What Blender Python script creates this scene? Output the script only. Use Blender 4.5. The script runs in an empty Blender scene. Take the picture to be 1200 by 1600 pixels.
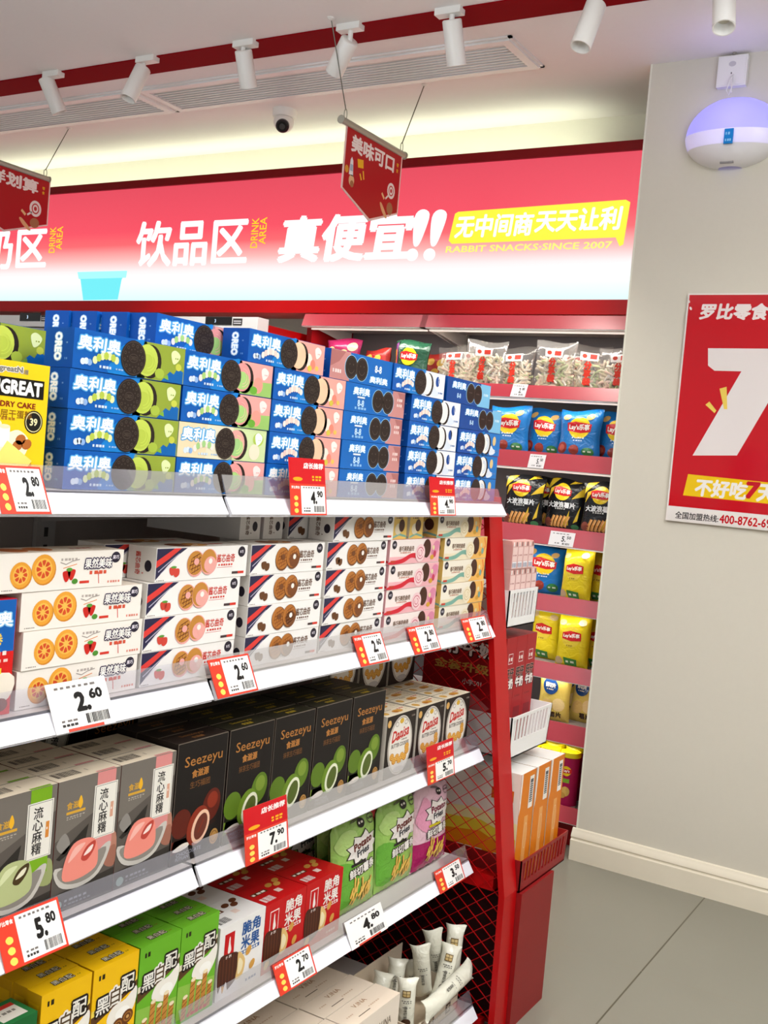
import bpy, bmesh, math, random
from math import sin, cos, pi, radians, sqrt
from mathutils import Vector as V, Matrix, geometry
S = bpy.context.scene
COL = S.collection
# ---------------------------------------------------------------- camera, world, lights, exposure
FPX, YAW, PIT, ROL, EYE = 1676.63, radians(30.983), radians(-2.7537), radians(5.0242), 1.25
_f = V((-sin(YAW)*cos(PIT), cos(YAW)*cos(PIT), sin(PIT)))
_r = V((cos(YAW), sin(YAW), 0)); _u = _r.cross(_f)
_r2 = _r*cos(ROL) + _u*sin(ROL); _u2 = -_r*sin(ROL) + _u*cos(ROL)
cam = bpy.data.cameras.new('camera'); cam_ob = bpy.data.objects.new('camera', cam); COL.objects.link(cam_ob)
cam.sensor_fit = 'HORIZONTAL'; cam.sensor_width = 36; cam.lens = 36*FPX/1200; cam.clip_start = .02
cam_ob.matrix_world = Matrix(((_r2.x, _u2.x, -_f.x, 0), (_r2.y, _u2.y, -_f.y, 0), (_r2.z, _u2.z, -_f.z, EYE), (0, 0, 0, 1)))
S.camera = cam_ob
EYEV = V((0, 0, EYE))
def ray(px, py): return _r2*((px-600)/FPX) + _u2*(-(py-800)/FPX) + _f
def at_x(px, py, X): d = ray(px, py); return EYEV + d*(X/d.x)      # the point of a known upright plane that a pixel shows
def at_y(px, py, Y): d = ray(px, py); return EYEV + d*(Y/d.y)
def at_z(px, py, Z): d = ray(px, py); return EYEV + d*((Z-EYE)/d.z)

S.view_settings.view_transform = 'Standard'; S.view_settings.look = 'None'
S.view_settings.gamma = 1; S.view_settings.use_curve_mapping = False
S.view_settings.exposure = -0.02
S.cycles.use_denoising = True
S.cycles.max_bounces = 6; S.cycles.diffuse_bounces = 3; S.cycles.glossy_bounces = 3; S.cycles.transparent_max_bounces = 12
S.cycles.caustics_reflective = False; S.cycles.caustics_refractive = False
W = bpy.data.worlds.new('shop'); S.world = W; W.use_nodes = True
W.node_tree.nodes['Background'].inputs[0].default_value = (1, .985, .96, 1)
W.node_tree.nodes['Background'].inputs[1].default_value = .5
CEIL = 2.575
def area(name, loc, size, energy, col=(1, .975, .94), rot=(0, 0, 0), sy=None):
    l = bpy.data.lights.new(name, 'AREA'); l.energy = energy; l.color = col; l.size = size
    if sy: l.shape = 'RECTANGLE'; l.size_y = sy
    o = bpy.data.objects.new(name, l); o.location = loc; o.rotation_euler = rot; COL.objects.link(o); return o
area('ceiling_panel_light', (.9, .9, CEIL-.02), 1.2, 37, sy=.6)
area('ceiling_panel_light', (.25, 1.9, CEIL-.02), .6, 14, sy=.6)
area('ceiling_panel_light', (-.35, -.5, CEIL-.02), 1.2, 31, sy=.6)
area('hanging_uplight', (.6, 1.6, 2.0), 1.6, 40, (.84, .92, 1), (pi, 0, 0), .25)  # unseen fill light, added out of frame to brighten the ceiling
area('hanging_uplight', (-1.9, .5, 2.1), 1.4, 62, (.84, .92, 1), (pi, 0, 0), .25)  # second added fill facing up, no fixture behind it
# ---------------------------------------------------------------- materials
MATS = {}
def lin(c): return c/12.92 if c <= .04045 else ((c+.055)/1.055)**2.4
def rgb(h): h = h.lstrip('#'); return tuple(lin(int(h[i:i+2], 16)/255) for i in (0, 2, 4))
def mat(name, col, rough=.5, metal=0, spec=.5, emit=None, es=0, coat=0):
    if name in MATS: return MATS[name]
    m = bpy.data.materials.new(name); m.use_nodes = True; b = m.node_tree.nodes['Principled BSDF']
    c = rgb(col) if isinstance(col, str) else col
    b.inputs['Base Color'].default_value = (*c, 1); b.inputs['Roughness'].default_value = rough
    b.inputs['Metallic'].default_value = metal; b.inputs['Specular IOR Level'].default_value = spec
    b.inputs['Coat Weight'].default_value = coat
    if emit is not None:
        e = rgb(emit) if isinstance(emit, str) else emit
        b.inputs['Emission Color'].default_value = (*e, 1); b.inputs['Emission Strength'].default_value = es
    MATS[name] = m; return m
def noisy(m, scale, amt, bump=0, detail=3):
    """faint procedural mottling and grain of a real surface"""
    nt = m.node_tree; b = nt.nodes['Principled BSDF']; c = b.inputs['Base Color'].default_value[:]
    tc = nt.nodes.new('ShaderNodeTexCoord'); n = nt.nodes.new('ShaderNodeTexNoise'); n.inputs['Scale'].default_value = scale; n.inputs['Detail'].default_value = detail
    nt.links.new(tc.outputs['Object'], n.inputs['Vector'])
    mx = nt.nodes.new('ShaderNodeMix'); mx.data_type = 'RGBA'
    mx.inputs[6].default_value = tuple(x*(1-amt) for x in c[:3])+(1,); mx.inputs[7].default_value = tuple(min(1, x*(1+amt)) for x in c[:3])+(1,)
    nt.links.new(n.outputs['Fac'], mx.inputs[0]); nt.links.new(mx.outputs[2], b.inputs['Base Color'])
    if bump:
        bp = nt.nodes.new('ShaderNodeBump'); bp.inputs['Strength'].default_value = bump; bp.inputs['Distance'].default_value = .002
        nt.links.new(n.outputs['Fac'], bp.inputs['Height']); nt.links.new(bp.outputs['Normal'], b.inputs['Normal'])
    return m
def clear(name, tint, gloss=.12, rough=.08, body=0, bodycol=(.9, .9, .9)):
    """thin clear plastic: see-through with a sheen and a little milky body"""
    if name in MATS: return MATS[name]
    m = bpy.data.materials.new(name); m.use_nodes = True; nt = m.node_tree; nt.nodes.clear()
    out = nt.nodes.new('ShaderNodeOutputMaterial'); t = nt.nodes.new('ShaderNodeBsdfTransparent'); t.inputs[0].default_value = (*tint, 1)
    g = nt.nodes.new('ShaderNodeBsdfGlossy'); g.inputs['Roughness'].default_value = rough
    fr = nt.nodes.new('ShaderNodeLayerWeight'); fr.inputs[0].default_value = .25
    ml = nt.nodes.new('ShaderNodeMath'); ml.operation = 'MULTIPLY_ADD'; ml.inputs[1].default_value = .5; ml.inputs[2].default_value = gloss*.4
    nt.links.new(fr.outputs['Fresnel'], ml.inputs[0])
    a = nt.nodes.new('ShaderNodeMixShader'); nt.links.new(ml.outputs[0], a.inputs[0]); nt.links.new(t.outputs[0], a.inputs[1]); nt.links.new(g.outputs[0], a.inputs[2])
    last = a
    if body:
        d = nt.nodes.new('ShaderNodeBsdfDiffuse'); d.inputs[0].default_value = (*bodycol, 1)
        bm_ = nt.nodes.new('ShaderNodeMixShader'); bm_.inputs[0].default_value = body
        nt.links.new(a.outputs[0], bm_.inputs[1]); nt.links.new(d.outputs[0], bm_.inputs[2]); last = bm_
    nt.links.new(last.outputs[0], out.inputs[0]); MATS[name] = m; return m
def M(c):
    """a material by name, or a printed colour by its hex value (with ~ for glossy film)"""
    if c in MATS: return MATS[c]
    if c[0] == '~':                                             # crinkled bag film
        m = mat(c, c[1:], rough=.24, spec=.5); nt = m.node_tree; tc = nt.nodes.new('ShaderNodeTexCoord'); n = nt.nodes.new('ShaderNodeTexNoise')
        n.inputs['Scale'].default_value = 38; n.inputs['Detail'].default_value = 2; n.inputs['Distortion'].default_value = 1.2; bp = nt.nodes.new('ShaderNodeBump'); bp.inputs['Strength'].default_value = .55; bp.inputs['Distance'].default_value = .006
        nt.links.new(tc.outputs['Object'], n.inputs['Vector']); nt.links.new(n.outputs['Fac'], bp.inputs['Height']); nt.links.new(bp.outputs['Normal'], nt.nodes['Principled BSDF'].inputs['Normal']); return m
    if c[0] == '^': return mat(c, c[1:], rough=.1, spec=.4)      # smooth laminated print
    if c[0] == '*':                                             # ink on a lit sign face, glows
        m = mat(c, '#101010', rough=.4); b = m.node_tree.nodes['Principled BSDF']
        b.inputs['Emission Color'].default_value = (*rgb(c[1:]), 1); b.inputs['Emission Strength'].default_value = 1.1; return m
    return mat(c, c, rough=.42, spec=.2)
# ---------------------------------------------------------------- mesh builder
class MB:
    def __init__(s): s.v = []; s.f = []; s.fm = []; s.ms = []
    def mi(s, c):
        if c not in s.ms: s.ms.append(c)
        return s.ms.index(c)
    def face(s, pts, c):
        n = len(s.v); s.v += [tuple(p) for p in pts]; s.f.append(tuple(range(n, n+len(pts)))); s.fm.append(s.mi(c))
    def grid(s, vs, fs, c):
        n = len(s.v); s.v += [tuple(p) for p in vs]; k = s.mi(c)
        for f in fs: s.f.append(tuple(n+i for i in f)); s.fm.append(k)
    def box(s, x0, x1, y0, y1, z0, z1, c, **k):
        """k: per-face colours front(-y) back left(-x) right top bottom"""
        p = [(x, y, z) for z in (z0, z1) for y in (y0, y1) for x in (x0, x1)]
        for nm, q in dict(bottom=(0, 2, 3, 1), top=(4, 5, 7, 6), front=(0, 1, 5, 4), back=(2, 6, 7, 3), left=(0, 4, 6, 2), right=(1, 3, 7, 5)).items():
            if k.get(nm, c) is None: continue
            s.face([p[i] for i in q], k.get(nm, c))
    def prism(s, prof, x0, x1, c, ax='x', caps=True):
        """profile points extruded along an axis: ax x -> (y,z); y -> (x,z); z -> (x,y)"""
        def P(a, b, t): return {'x': (t, a, b), 'y': (a, t, b), 'z': (a, b, t)}[ax]
        n = len(prof); vs = [P(a, b, x0) for a, b in prof] + [P(a, b, x1) for a, b in prof]
        fs = [(i, (i+1) % n, n+(i+1) % n, n+i) for i in range(n)]
        if caps: fs += [tuple(range(n))[::-1], tuple(range(n, 2*n))]
        s.grid(vs, fs, c)
    def tube(s, pts, r, c, n=8, caps=True):
        pts = [V(p) for p in pts]; R = r if isinstance(r, (list, tuple)) else [r]*len(pts); vs = []
        d = (pts[1]-pts[0]).normalized(); a = d.orthogonal().normalized()
        for i, p in enumerate(pts):
            d = (pts[min(i+1, len(pts)-1)]-pts[max(i-1, 0)]).normalized(); a = (a-d*a.dot(d)).normalized(); b = d.cross(a)
            for k in range(n): t = 2*pi*k/n; vs.append(p+(a*cos(t)+b*sin(t))*R[i])
        fs = [(i*n+k, i*n+(k+1) % n, (i+1)*n+(k+1) % n, (i+1)*n+k) for i in range(len(pts)-1) for k in range(n)]
        if caps: fs += [tuple(range(n))[::-1], tuple(range(len(vs)-n, len(vs)))]
        s.grid(vs, fs, c)
    def lathe(s, prof, c, n=24, o=(0, 0, 0), sx=1, sy=1, cap=True):
        vs = [(o[0]+r*cos(2*pi*k/n)*sx, o[1]+r*sin(2*pi*k/n)*sy, o[2]+z) for r, z in prof for k in range(n)]
        fs = [(i*n+k, i*n+(k+1) % n, (i+1)*n+(k+1) % n, (i+1)*n+k) for i in range(len(prof)-1) for k in range(n)]
        if cap: fs += [tuple(range(n))[::-1], tuple(range(len(vs)-n, len(vs)))]
        s.grid(vs, fs, c)
    def mesh(s, name, smooth=False, weld=False):
        me = bpy.data.meshes.new(name); me.from_pydata(s.v, [], s.f)
        for c in s.ms: me.materials.append(M(c))
        me.polygons.foreach_set('material_index', s.fm)
        if weld or smooth:
            bm = bmesh.new(); bm.from_mesh(me); bmesh.ops.remove_doubles(bm, verts=bm.verts, dist=1e-5); bm.to_mesh(me); bm.free()
        if smooth:
            me.polygons.foreach_set('use_smooth', [True]*len(me.polygons)); me.set_sharp_from_angle(angle=radians(smooth if smooth is not True else 40))
        me.update(); return me
    def build(s, name, parent=None, smooth=False):
        return link(name, s.mesh(name, smooth), parent)
def link(name, me, parent=None, loc=None, rz=None):
    o = bpy.data.objects.new(name, me); COL.objects.link(o)
    if parent: o.parent = parent
    if loc is not None: o.location = loc
    if rz is not None: o.rotation_euler = (0, 0, rz)
    return o
LABELS = {}
def tag(o, label, cat, group=None, kind=None):
    o['label'] = label; o['category'] = cat
    if group: o['group'] = group
    if kind: o['kind'] = kind
    LABELS.setdefault(label, []).append(o.name); return o
def empty(name, loc, label, cat, group=None, rz=0):
    o = bpy.data.objects.new(name, None); COL.objects.link(o); o.location = loc; o.rotation_euler = (0, 0, rz); o.empty_display_size = .05
    return tag(o, label, cat, group)
def structure(o): o['kind'] = 'structure'; return o
# ---------------------------------------------------------------- lettering and printed artwork
_TX = {}
def glyphs(body, bold):
    k = (body, bold)
    if k in _TX: return _TX[k]
    c = bpy.data.curves.new('lettering', 'FONT'); c.body = body; c.resolution_u = 2; c.offset = bold
    o = bpy.data.objects.new('lettering', c); COL.objects.link(o); bpy.context.view_layer.update()
    me = bpy.data.meshes.new_from_object(o.evaluated_get(bpy.context.evaluated_depsgraph_get()))
    vs = [(v.co.x, v.co.y) for v in me.vertices]; fs = [tuple(p.vertices) for p in me.polygons]
    bpy.data.objects.remove(o); bpy.data.curves.remove(c); bpy.data.meshes.remove(me)
    xs = [v[0] for v in vs] or [0]; ys = [v[1] for v in vs] or [0]
    _TX[k] = (vs, fs, min(xs), max(xs), min(ys), max(ys)); return _TX[k]
class Art:
    """prints on a face: u to the right, v up, in centimetres; l = layer above the face"""
    def __init__(s, mb, o, u, v, n, k=.01, surf=None, step=1.2):
        s.mb = mb; s.o = V(o); s.U = V(u)*k; s.V = V(v)*k; s.N = V(n); s.surf = surf; s.step = step
    def P(s, u, v, l): return s.surf(u, v, l) if s.surf else s.o+s.U*u+s.V*v+s.N*(l*1.6e-4)
    def p(s, pts, c, l=1):
        if not s.surf: s.mb.face([s.P(u, v, l) for u, v in pts], c); return
        tr = geometry.tessellate_polygon([[V((u, v, 0)) for u, v in pts]]); st = [tuple(pts[i] for i in t) for t in tr]
        while st:
            a, b, d = st.pop(); e = [(math.dist(a, b), a, b, d), (math.dist(b, d), b, d, a), (math.dist(d, a), d, a, b)]; m = max(e)
            if m[0] > s.step: h = ((m[1][0]+m[2][0])/2, (m[1][1]+m[2][1])/2); st += [(m[1], h, m[3]), (h, m[2], m[3])]
            else:
                if (b[0]-a[0])*(d[1]-a[1])-(b[1]-a[1])*(d[0]-a[0]) < 0: b, d = d, b
                s.mb.face([s.P(*q, l) for q in (a, b, d)], c)
    def r(s, u0, v0, u1, v1, c, l=1): s.p([(u0, v0), (u1, v0), (u1, v1), (u0, v1)], c, l)
    def e(s, cu, cv, ru, rv, c, l=1, n=20, rot=0, a0=0, a1=360):
        A = [radians(a0+(a1-a0)*i/n) for i in range(n if a1-a0 == 360 else n+1)]; cr, sr = cos(radians(rot)), sin(radians(rot))
        s.p([(cu+ru*cos(t)*cr-rv*sin(t)*sr, cv+ru*cos(t)*sr+rv*sin(t)*cr) for t in A], c, l)
    def ring(s, cu, cv, ru, rv, w, c, l=1, n=18, a0=0, a1=360):
        for i in range(n):
            t, q = radians(a0+(a1-a0)*i/n), radians(a0+(a1-a0)*(i+1)/n)
            s.p([(cu+(ru-w)*cos(t), cv+(rv-w)*sin(t)), (cu+ru*cos(t), cv+rv*sin(t)), (cu+ru*cos(q), cv+rv*sin(q)), (cu+(ru-w)*cos(q), cv+(rv-w)*sin(q))], c, l)
    def line(s, pts, w, c, l=1):
        for (a, b), (d, e) in zip(pts, pts[1:]):
            q = math.hypot(d-a, e-b) or 1; nx, ny = -(e-b)/q*w/2, (d-a)/q*w/2
            s.p([(a-nx, b-ny), (d-nx, e-ny), (d+nx, e+ny), (a+nx, b+ny)], c, l)
    def blob(s, pts, c, l=1, k=4):
        n = len(pts); out = []
        for i in range(n):
            p0, p1, p2, p3 = (V(pts[(i+j-1) % n]) for j in range(4))
            for q in range(k):
                t = q/k; out.append(tuple(.5*((2*p1)+(p2-p0)*t+(2*p0-5*p1+4*p2-p3)*t*t+(3*p1-p0-3*p2+p3)*t**3)))
        s.p(out if s.surf else [(u, max(v, .02)) for u, v in out], c, l)
    def t(s, body, u, v, h, c, l=2, w=None, al='c', rot=0, bold=.02, shear=0, out=None, ow=.08, fill=True):
        """lettering of height h centred on (u, v), w = its full width"""
        a, b, x0, x1, y0, y1 = glyphs(body, 0.0); k = h/max(y1-y0, 1e-4); kx = w/(x1-x0) if w else k
        du = {'c': -(x1-x0)/2, 'l': 0, 'r': -(x1-x0)}[al]; cr, sr = cos(radians(rot)), sin(radians(rot))
        vs, fs, *_ = glyphs(body, 0.0)
        for bd, cc, ll, m in (([(bold+ow, out, l, 10)] if out else []) + ([(bold, c, l+(1 if out else 0), 6)] if fill else [])):
            for j in range(m if bd > .004 else 1):                  # weight comes from shifted strikes of the same letters
                ox, oy = (bd*.9*cos(2*pi*j/m), bd*.9*sin(2*pi*j/m)) if bd > .004 else (0, 0); pts = []
                for x, y in vs:
                    px, py = (x+ox-x0+du)*kx+shear*(y-(y0+y1)/2)*k, (y+oy-(y0+y1)/2)*k
                    pts.append(s.P(u+px*cr-py*sr, v+px*sr+py*cr, ll+j*.04))
                s.mb.grid(pts, fs, cc)
    def col(s, body, u, v, h, gap, c, l=2, **k):
        for i, ch in enumerate(body): s.t(ch, u, v-i*gap, h, c, l, **k)
    def bars(s, u0, v, w, h, c, l=1, n=5, seed=1):
        """a line of print too small to read"""
        rn = random.Random(seed); x = u0
        for i in range(n):
            q = w/n; s.r(x, v, x+q*rn.uniform(.5, .85), v+h, c, l); x += q
    def barcode(s, u0, v0, u1, v1, c='#222222', l=2, n=14, seed=2):
        rn = random.Random(seed); q = (u1-u0)/n
        for i in range(n): s.r(u0+i*q, v0, u0+i*q+q*rn.uniform(.25, .75), v1, c, l)
def carton(L, D, H, cols):
    """card box, front at y=0 looking to -y; returns builder and one Art per face"""
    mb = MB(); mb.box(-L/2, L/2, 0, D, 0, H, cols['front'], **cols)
    ins = .0006                                                 # closing flaps: a hairline seam round each end and the tucked lid
    return mb, dict(front=Art(mb, (-L/2, 0, 0), (1, 0, 0), (0, 0, 1), (0, -1, 0)), left=Art(mb, (-L/2, D, 0), (0, -1, 0), (0, 0, 1), (-1, 0, 0)),
                    right=Art(mb, (L/2, 0, 0), (0, 1, 0), (0, 0, 1), (1, 0, 0)), top=Art(mb, (-L/2, 0, H), (1, 0, 0), (0, 1, 0), (0, 0, 1)),
                    back=Art(mb, (L/2, D, 0), (-1, 0, 0), (0, 0, 1), (0, 1, 0)))
# ---------------------------------------------------------------- materials of the place
noisy(mat('wall_paint', '#d8d2c2', .6, spec=.3), 60, .015, .05)
noisy(mat('cove_paint', '#e9e6d6', .7, spec=.2), 60, .015)
noisy(mat('ceiling_paint', '#f3eeeb', .75, spec=.2), 40, .012)
mat('red_paint', '#8a000d', .7, spec=.05); mat('red_metal', '#b8060c', .34, spec=.22); mat('dark_red_metal', '#83080e', .4, spec=.2)
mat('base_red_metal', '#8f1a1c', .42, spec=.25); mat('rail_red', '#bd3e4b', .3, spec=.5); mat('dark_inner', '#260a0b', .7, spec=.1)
noisy(mat('skirting_paint', '#efe6d0', .42, spec=.4), 14, .04)
mat('white_metal', '#efeeec', .35); mat('grey_metal', '#b9b6b2', .4); mat('dark_grey', '#3a3735', .6); mat('shelf_grey', '#a79d97', .5); mat('shelf_cream', '#dcd3cc', .45)
mat('white_plastic', '#efece6', .38); mat('white_rail', '#f3f3fb', .3); mat('bar_grey', '#a8a596', .4, metal=.3); mat('wire', '#6b675c', .4, metal=.8)
mat('vent_dark', '#2c2827', .8, spec=.1); mat('lens', '#cfc8b4', .2); mat('black_plastic', '#141416', .25); mat('cooler_wall', '#c9ccd2', .35)
mat('led', '#ffffff', emit='#fff1e2', es=.7)
# floor: large grey tiles
fm = noisy(mat('floor_tile', '#8b897c', .32, spec=.35), 3, .035, detail=5)
nt = fm.node_tree; b = nt.nodes['Principled BSDF']; src = b.inputs['Base Color'].links[0].from_socket
tc = nt.nodes.new('ShaderNodeTexCoord'); sx = nt.nodes.new('ShaderNodeSeparateXYZ'); nt.links.new(tc.outputs['Object'], sx.inputs[0])
def mth(op, a, b_=None):
    n = nt.nodes.new('ShaderNodeMath'); n.operation = op
    for i, q in enumerate((a, b_)):
        if q is None: continue
        if isinstance(q, (int, float)): n.inputs[i].default_value = q
        else: nt.links.new(q, n.inputs[i])
    return n.outputs[0]
def joint(sock, off, w): return mth('LESS_THAN', mth('ABSOLUTE', mth('SUBTRACT', mth('FRACT', mth('DIVIDE', mth('SUBTRACT', sock, off-.304), .608)), .5)), w/.608/2)
for sock, off, w, colr in ((sx.outputs[0], -.737, .0042, '#55503f'), (sx.outputs[1], 2.712, .002, '#8c8676')):
    mx = nt.nodes.new('ShaderNodeMix'); mx.data_type = 'RGBA'; nt.links.new(joint(sock, off, w), mx.inputs[0]); nt.links.new(src, mx.inputs[6])
    mx.inputs[7].default_value = (*rgb(colr), 1); src = mx.outputs[2]
nt.links.new(src, b.inputs['Base Color'])
# ---------------------------------------------------------------- room shell
YW, XC, YB = 3.351, -1.166, 3.79
def slab(name, x0, x1, y0, y1, z0, z1, c): m = MB(); m.box(x0, x1, y0, y1, z0, z1, c); return structure(m.build(name))
slab('floor', -6.5, 4, -2.5, 3.95, -.05, 0, 'floor_tile')
slab('ceiling', -6.5, 4, -2.5, 3.95, CEIL, CEIL+.06, 'ceiling_paint')
slab('wall_back', -6.5, XC, YB, 3.95, 0, CEIL, 'cove_paint')
slab('wall_right', XC, 4, YW, 3.95, 0, CEIL, 'wall_paint')
slab('trim_1', -6.5, 2.2, 2.768, 2.895, CEIL-.004, CEIL, 'red_paint')
m = MB(); m.prism([(0, 0), (-.018, 0), (-.018, .066), (-.0135, .069), (-.0125, .073), (-.0165, .077), (-.0155, .084), (-.009, .093), (-.006, .101), (0, .104)], XC-.016, 4, 'skirting_paint')
bb = m.build('baseboard_right', None, 35); bb.location = (0, YW, 0); structure(bb)
m = MB(); m.box(XC-.006, XC, YW-.001, YW+.02, .104, CEIL, 'cove_paint'); structure(m.build('trim_2'))   # corner bead of the wall end
# ---------------------------------------------------------------- lit sign over the back wall
YS = 3.50; ZB, ZT = 1.856, 2.352
sign = empty('lightbox_sign', (-3.6, YS, ZB), 'long red and white lit drinks sign under the ceiling on the back wall', 'sign')
gm = mat('sign_film', '#201010', .35); g = gm.node_tree; pb = g.nodes['Principled BSDF']
tc = g.nodes.new('ShaderNodeTexCoord'); sp = g.nodes.new('ShaderNodeSeparateXYZ'); g.links.new(tc.outputs['Object'], sp.inputs[0])
dv = g.nodes.new('ShaderNodeMath'); dv.operation = 'DIVIDE'; dv.inputs[1].default_value = ZT-ZB; g.links.new(sp.outputs[2], dv.inputs[0])
rp = g.nodes.new('ShaderNodeValToRGB'); el = rp.color_ramp.elements
stops = [(0, (.72, 1.0, 1.0)), (.1, (.86, 1, 1)), (.2, (1, 1, 1)), (.27, (1, .88, .88)), (.37, (1, .5, .48)), (.5, (1, .14, .16)), (.62, (.93, .08, .125)), (1, (.78, .07, .11))]
while len(el) < len(stops): el.new(.5)
for e_, (p_, c_) in zip(el, stops): e_.position = p_; e_.color = (*c_, 1)
g.links.new(dv.outputs[0], rp.inputs[0]); g.links.new(rp.outputs[0], pb.inputs['Emission Color']); pb.inputs['Emission Strength'].default_value = 1.05
XL, XR = -6.2, XC-.012
m = MB(); m.box(XL+3.6, XR+3.6, .0, .1, 0, ZT-ZB, 'sign_film'); A = Art(m, (0, 0, 0), (1, 0, 0), (0, 0, 1), (0, -1, 0))
def UV(px, py, Y=YS, o=(-3.6, ZB)): q = at_y(px, py, Y); return (q.x-o[0])*100, (q.z-o[1])*100
def tpx(A, body, x0, x1, yc0, yc1, hp, c, uv=UV, **k):
    a = uv(x0, yc0); b_ = uv(x1, yc1); xm, ym = (x0+x1)/2, (yc0+yc1)/2
    h = uv(xm, ym-hp/2)[1]-uv(xm, ym+hp/2)[1]; A.t(body, (a[0]+b_[0])/2, (a[1]+b_[1])/2, h, c, w=b_[0]-a[0], **k)
tpx(A, '饮品区', 214, 386, 382, 376, 70, '*ffffff', bold=.032)
tpx(A, '奶区', -26, 72, 390, 387, 62, '*ffffff', bold=.032)
def rot_px(body, xc, y0, y1, wp, c):
    a = UV(xc, y0); b_ = UV(xc, y1); A.t(body, (a[0]+b_[0])/2, (a[1]+b_[1])/2, UV(xc+wp/2, y0)[0]-UV(xc-wp/2, y0)[0], c, w=a[1]-b_[1], rot=90, bold=.012, l=3)
for xo, yo, k in ((82, 375, 1), (398, 364, 1.16)):
    rot_px('DRINK', xo, yo-20*k, yo+20*k, 9*k, '*ffd21e'); rot_px('AREA', xo+11*k, yo-21*k, yo+15*k, 9*k, '*ffd21e')
tpx(A, '真便宜', 440, 642, 374, 368, 70, '*ffffff', bold=.05, shear=.1)
for x in (656, 683):                                            # two fat exclamation marks
    u, v = UV(x, 362); k = UV(x+10, 362)[0]-u
    A.blob([(u-.9*k, v-1.5*k), (u-1.0*k, v+2.0*k), (u+.1*k, v+3.0*k), (u+1.3*k, v+2.3*k), (u+.7*k, v-.2*k), (u-.1*k, v-1.9*k)], '*ffffff', 2)
    A.e(u-.9*k, v-3.1*k, .95*k, .85*k, '*ffffff', 2)
q = [UV(*p) for p in ((716, 331), (978, 312), (985, 316), (974, 382), (968, 385), (962, 371), (706, 381), (701, 376), (711, 334))]
A.p(q, '*fff23c', 2)
tpx(A, '无中间商', 713, 832, 355, 349, 34, '*ffffff', bold=.04, l=3, shear=.1)
tpx(A, '天天让利', 838, 970, 348, 338, 34, '*ffffff', bold=.04, l=3, shear=.1)
tpx(A, 'RABBIT SNACKS·SINCE 2007', 697, 956, 391, 381, 10, '*fff07a', bold=.03, shear=.1)
q = [UV(*p) for p in ((123, 428), (196, 426), (190, 437), (184, 468), (130, 469), (126, 438))]   # the turquoise tub printed at the foot of the sign
A.p(q, '*6fe9f2', 1); q = [UV(*p) for p in ((121, 425), (199, 423), (197, 434), (123, 436))]; A.p(q, '*a5f6fb', 2)
m.build('lit_face', sign)
m = MB(); x0, x1 = XL+3.6, XR+3.6; h = ZT-ZB
m.box(x0, x1, -.012, .15, h, h+.033, 'dark_red_metal'); m.box(x0, x1, -.008, .15, -.05, 0, 'red_metal'); m.box(x0, x1, .1, .15, 0, h, 'dark_red_metal')
m.build('frame', sign)
area('cove_light', (-3.7, 3.70, 2.41), 4.4, 5.2, (.93, 1, .74), (pi, 0, 0), sy=.05)
m = MB(); m.box(-5.9, -1.5, 3.69, 3.71, 2.385, 2.4, 'led'); m.build('led_strip', sign).matrix_parent_inverse = Matrix.Translation((3.6, -YS, -ZB))
# ---------------------------------------------------------------- ceiling vents
def vent(x0, x1, label):
    t = empty('air_vent', ((x0+x1)/2, 3.13, CEIL), label, 'vent', 'long ceiling air vents'); w = (x1-x0)/2
    f = MB()
    for a in ((-w, w, -.12, -.092), (-w, w, .092, .12), (-w, -w+.03, -.092, .092), (w-.03, w, -.092, .092)): f.box(a[0], a[1], a[2], a[3], -.011, 0, 'white_metal')
    for a in ((-w-.012, w+.012, -.132, -.12), (-w-.012, w+.012, .12, .132), (-w-.012, -w, -.132, .132), (w, w+.012, -.132, .132)): f.box(a[0], a[1], a[2], a[3], -.005, 0, 'white_metal')
    f.build('frame', t); f = MB(); f.box(-w+.03, w-.03, -.092, .092, -.0012, -.0004, 'vent_dark'); f.build('backing', t); f = MB()
    for i in range(9): y = -.083+i*.0206; f.prism([(y-.004, -.002), (y-.0005, -.0085), (y+.0045, -.0085), (y+.001, -.002)], -w+.03, w-.03, 'white_metal')
    f.build('louvre', t)
vent(-3.06, -1.51, 'long white slatted air vent above the middle hanging banner'); vent(-4.66, -3.09, 'long white slatted air vent above the banner cut off at the left edge')
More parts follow.
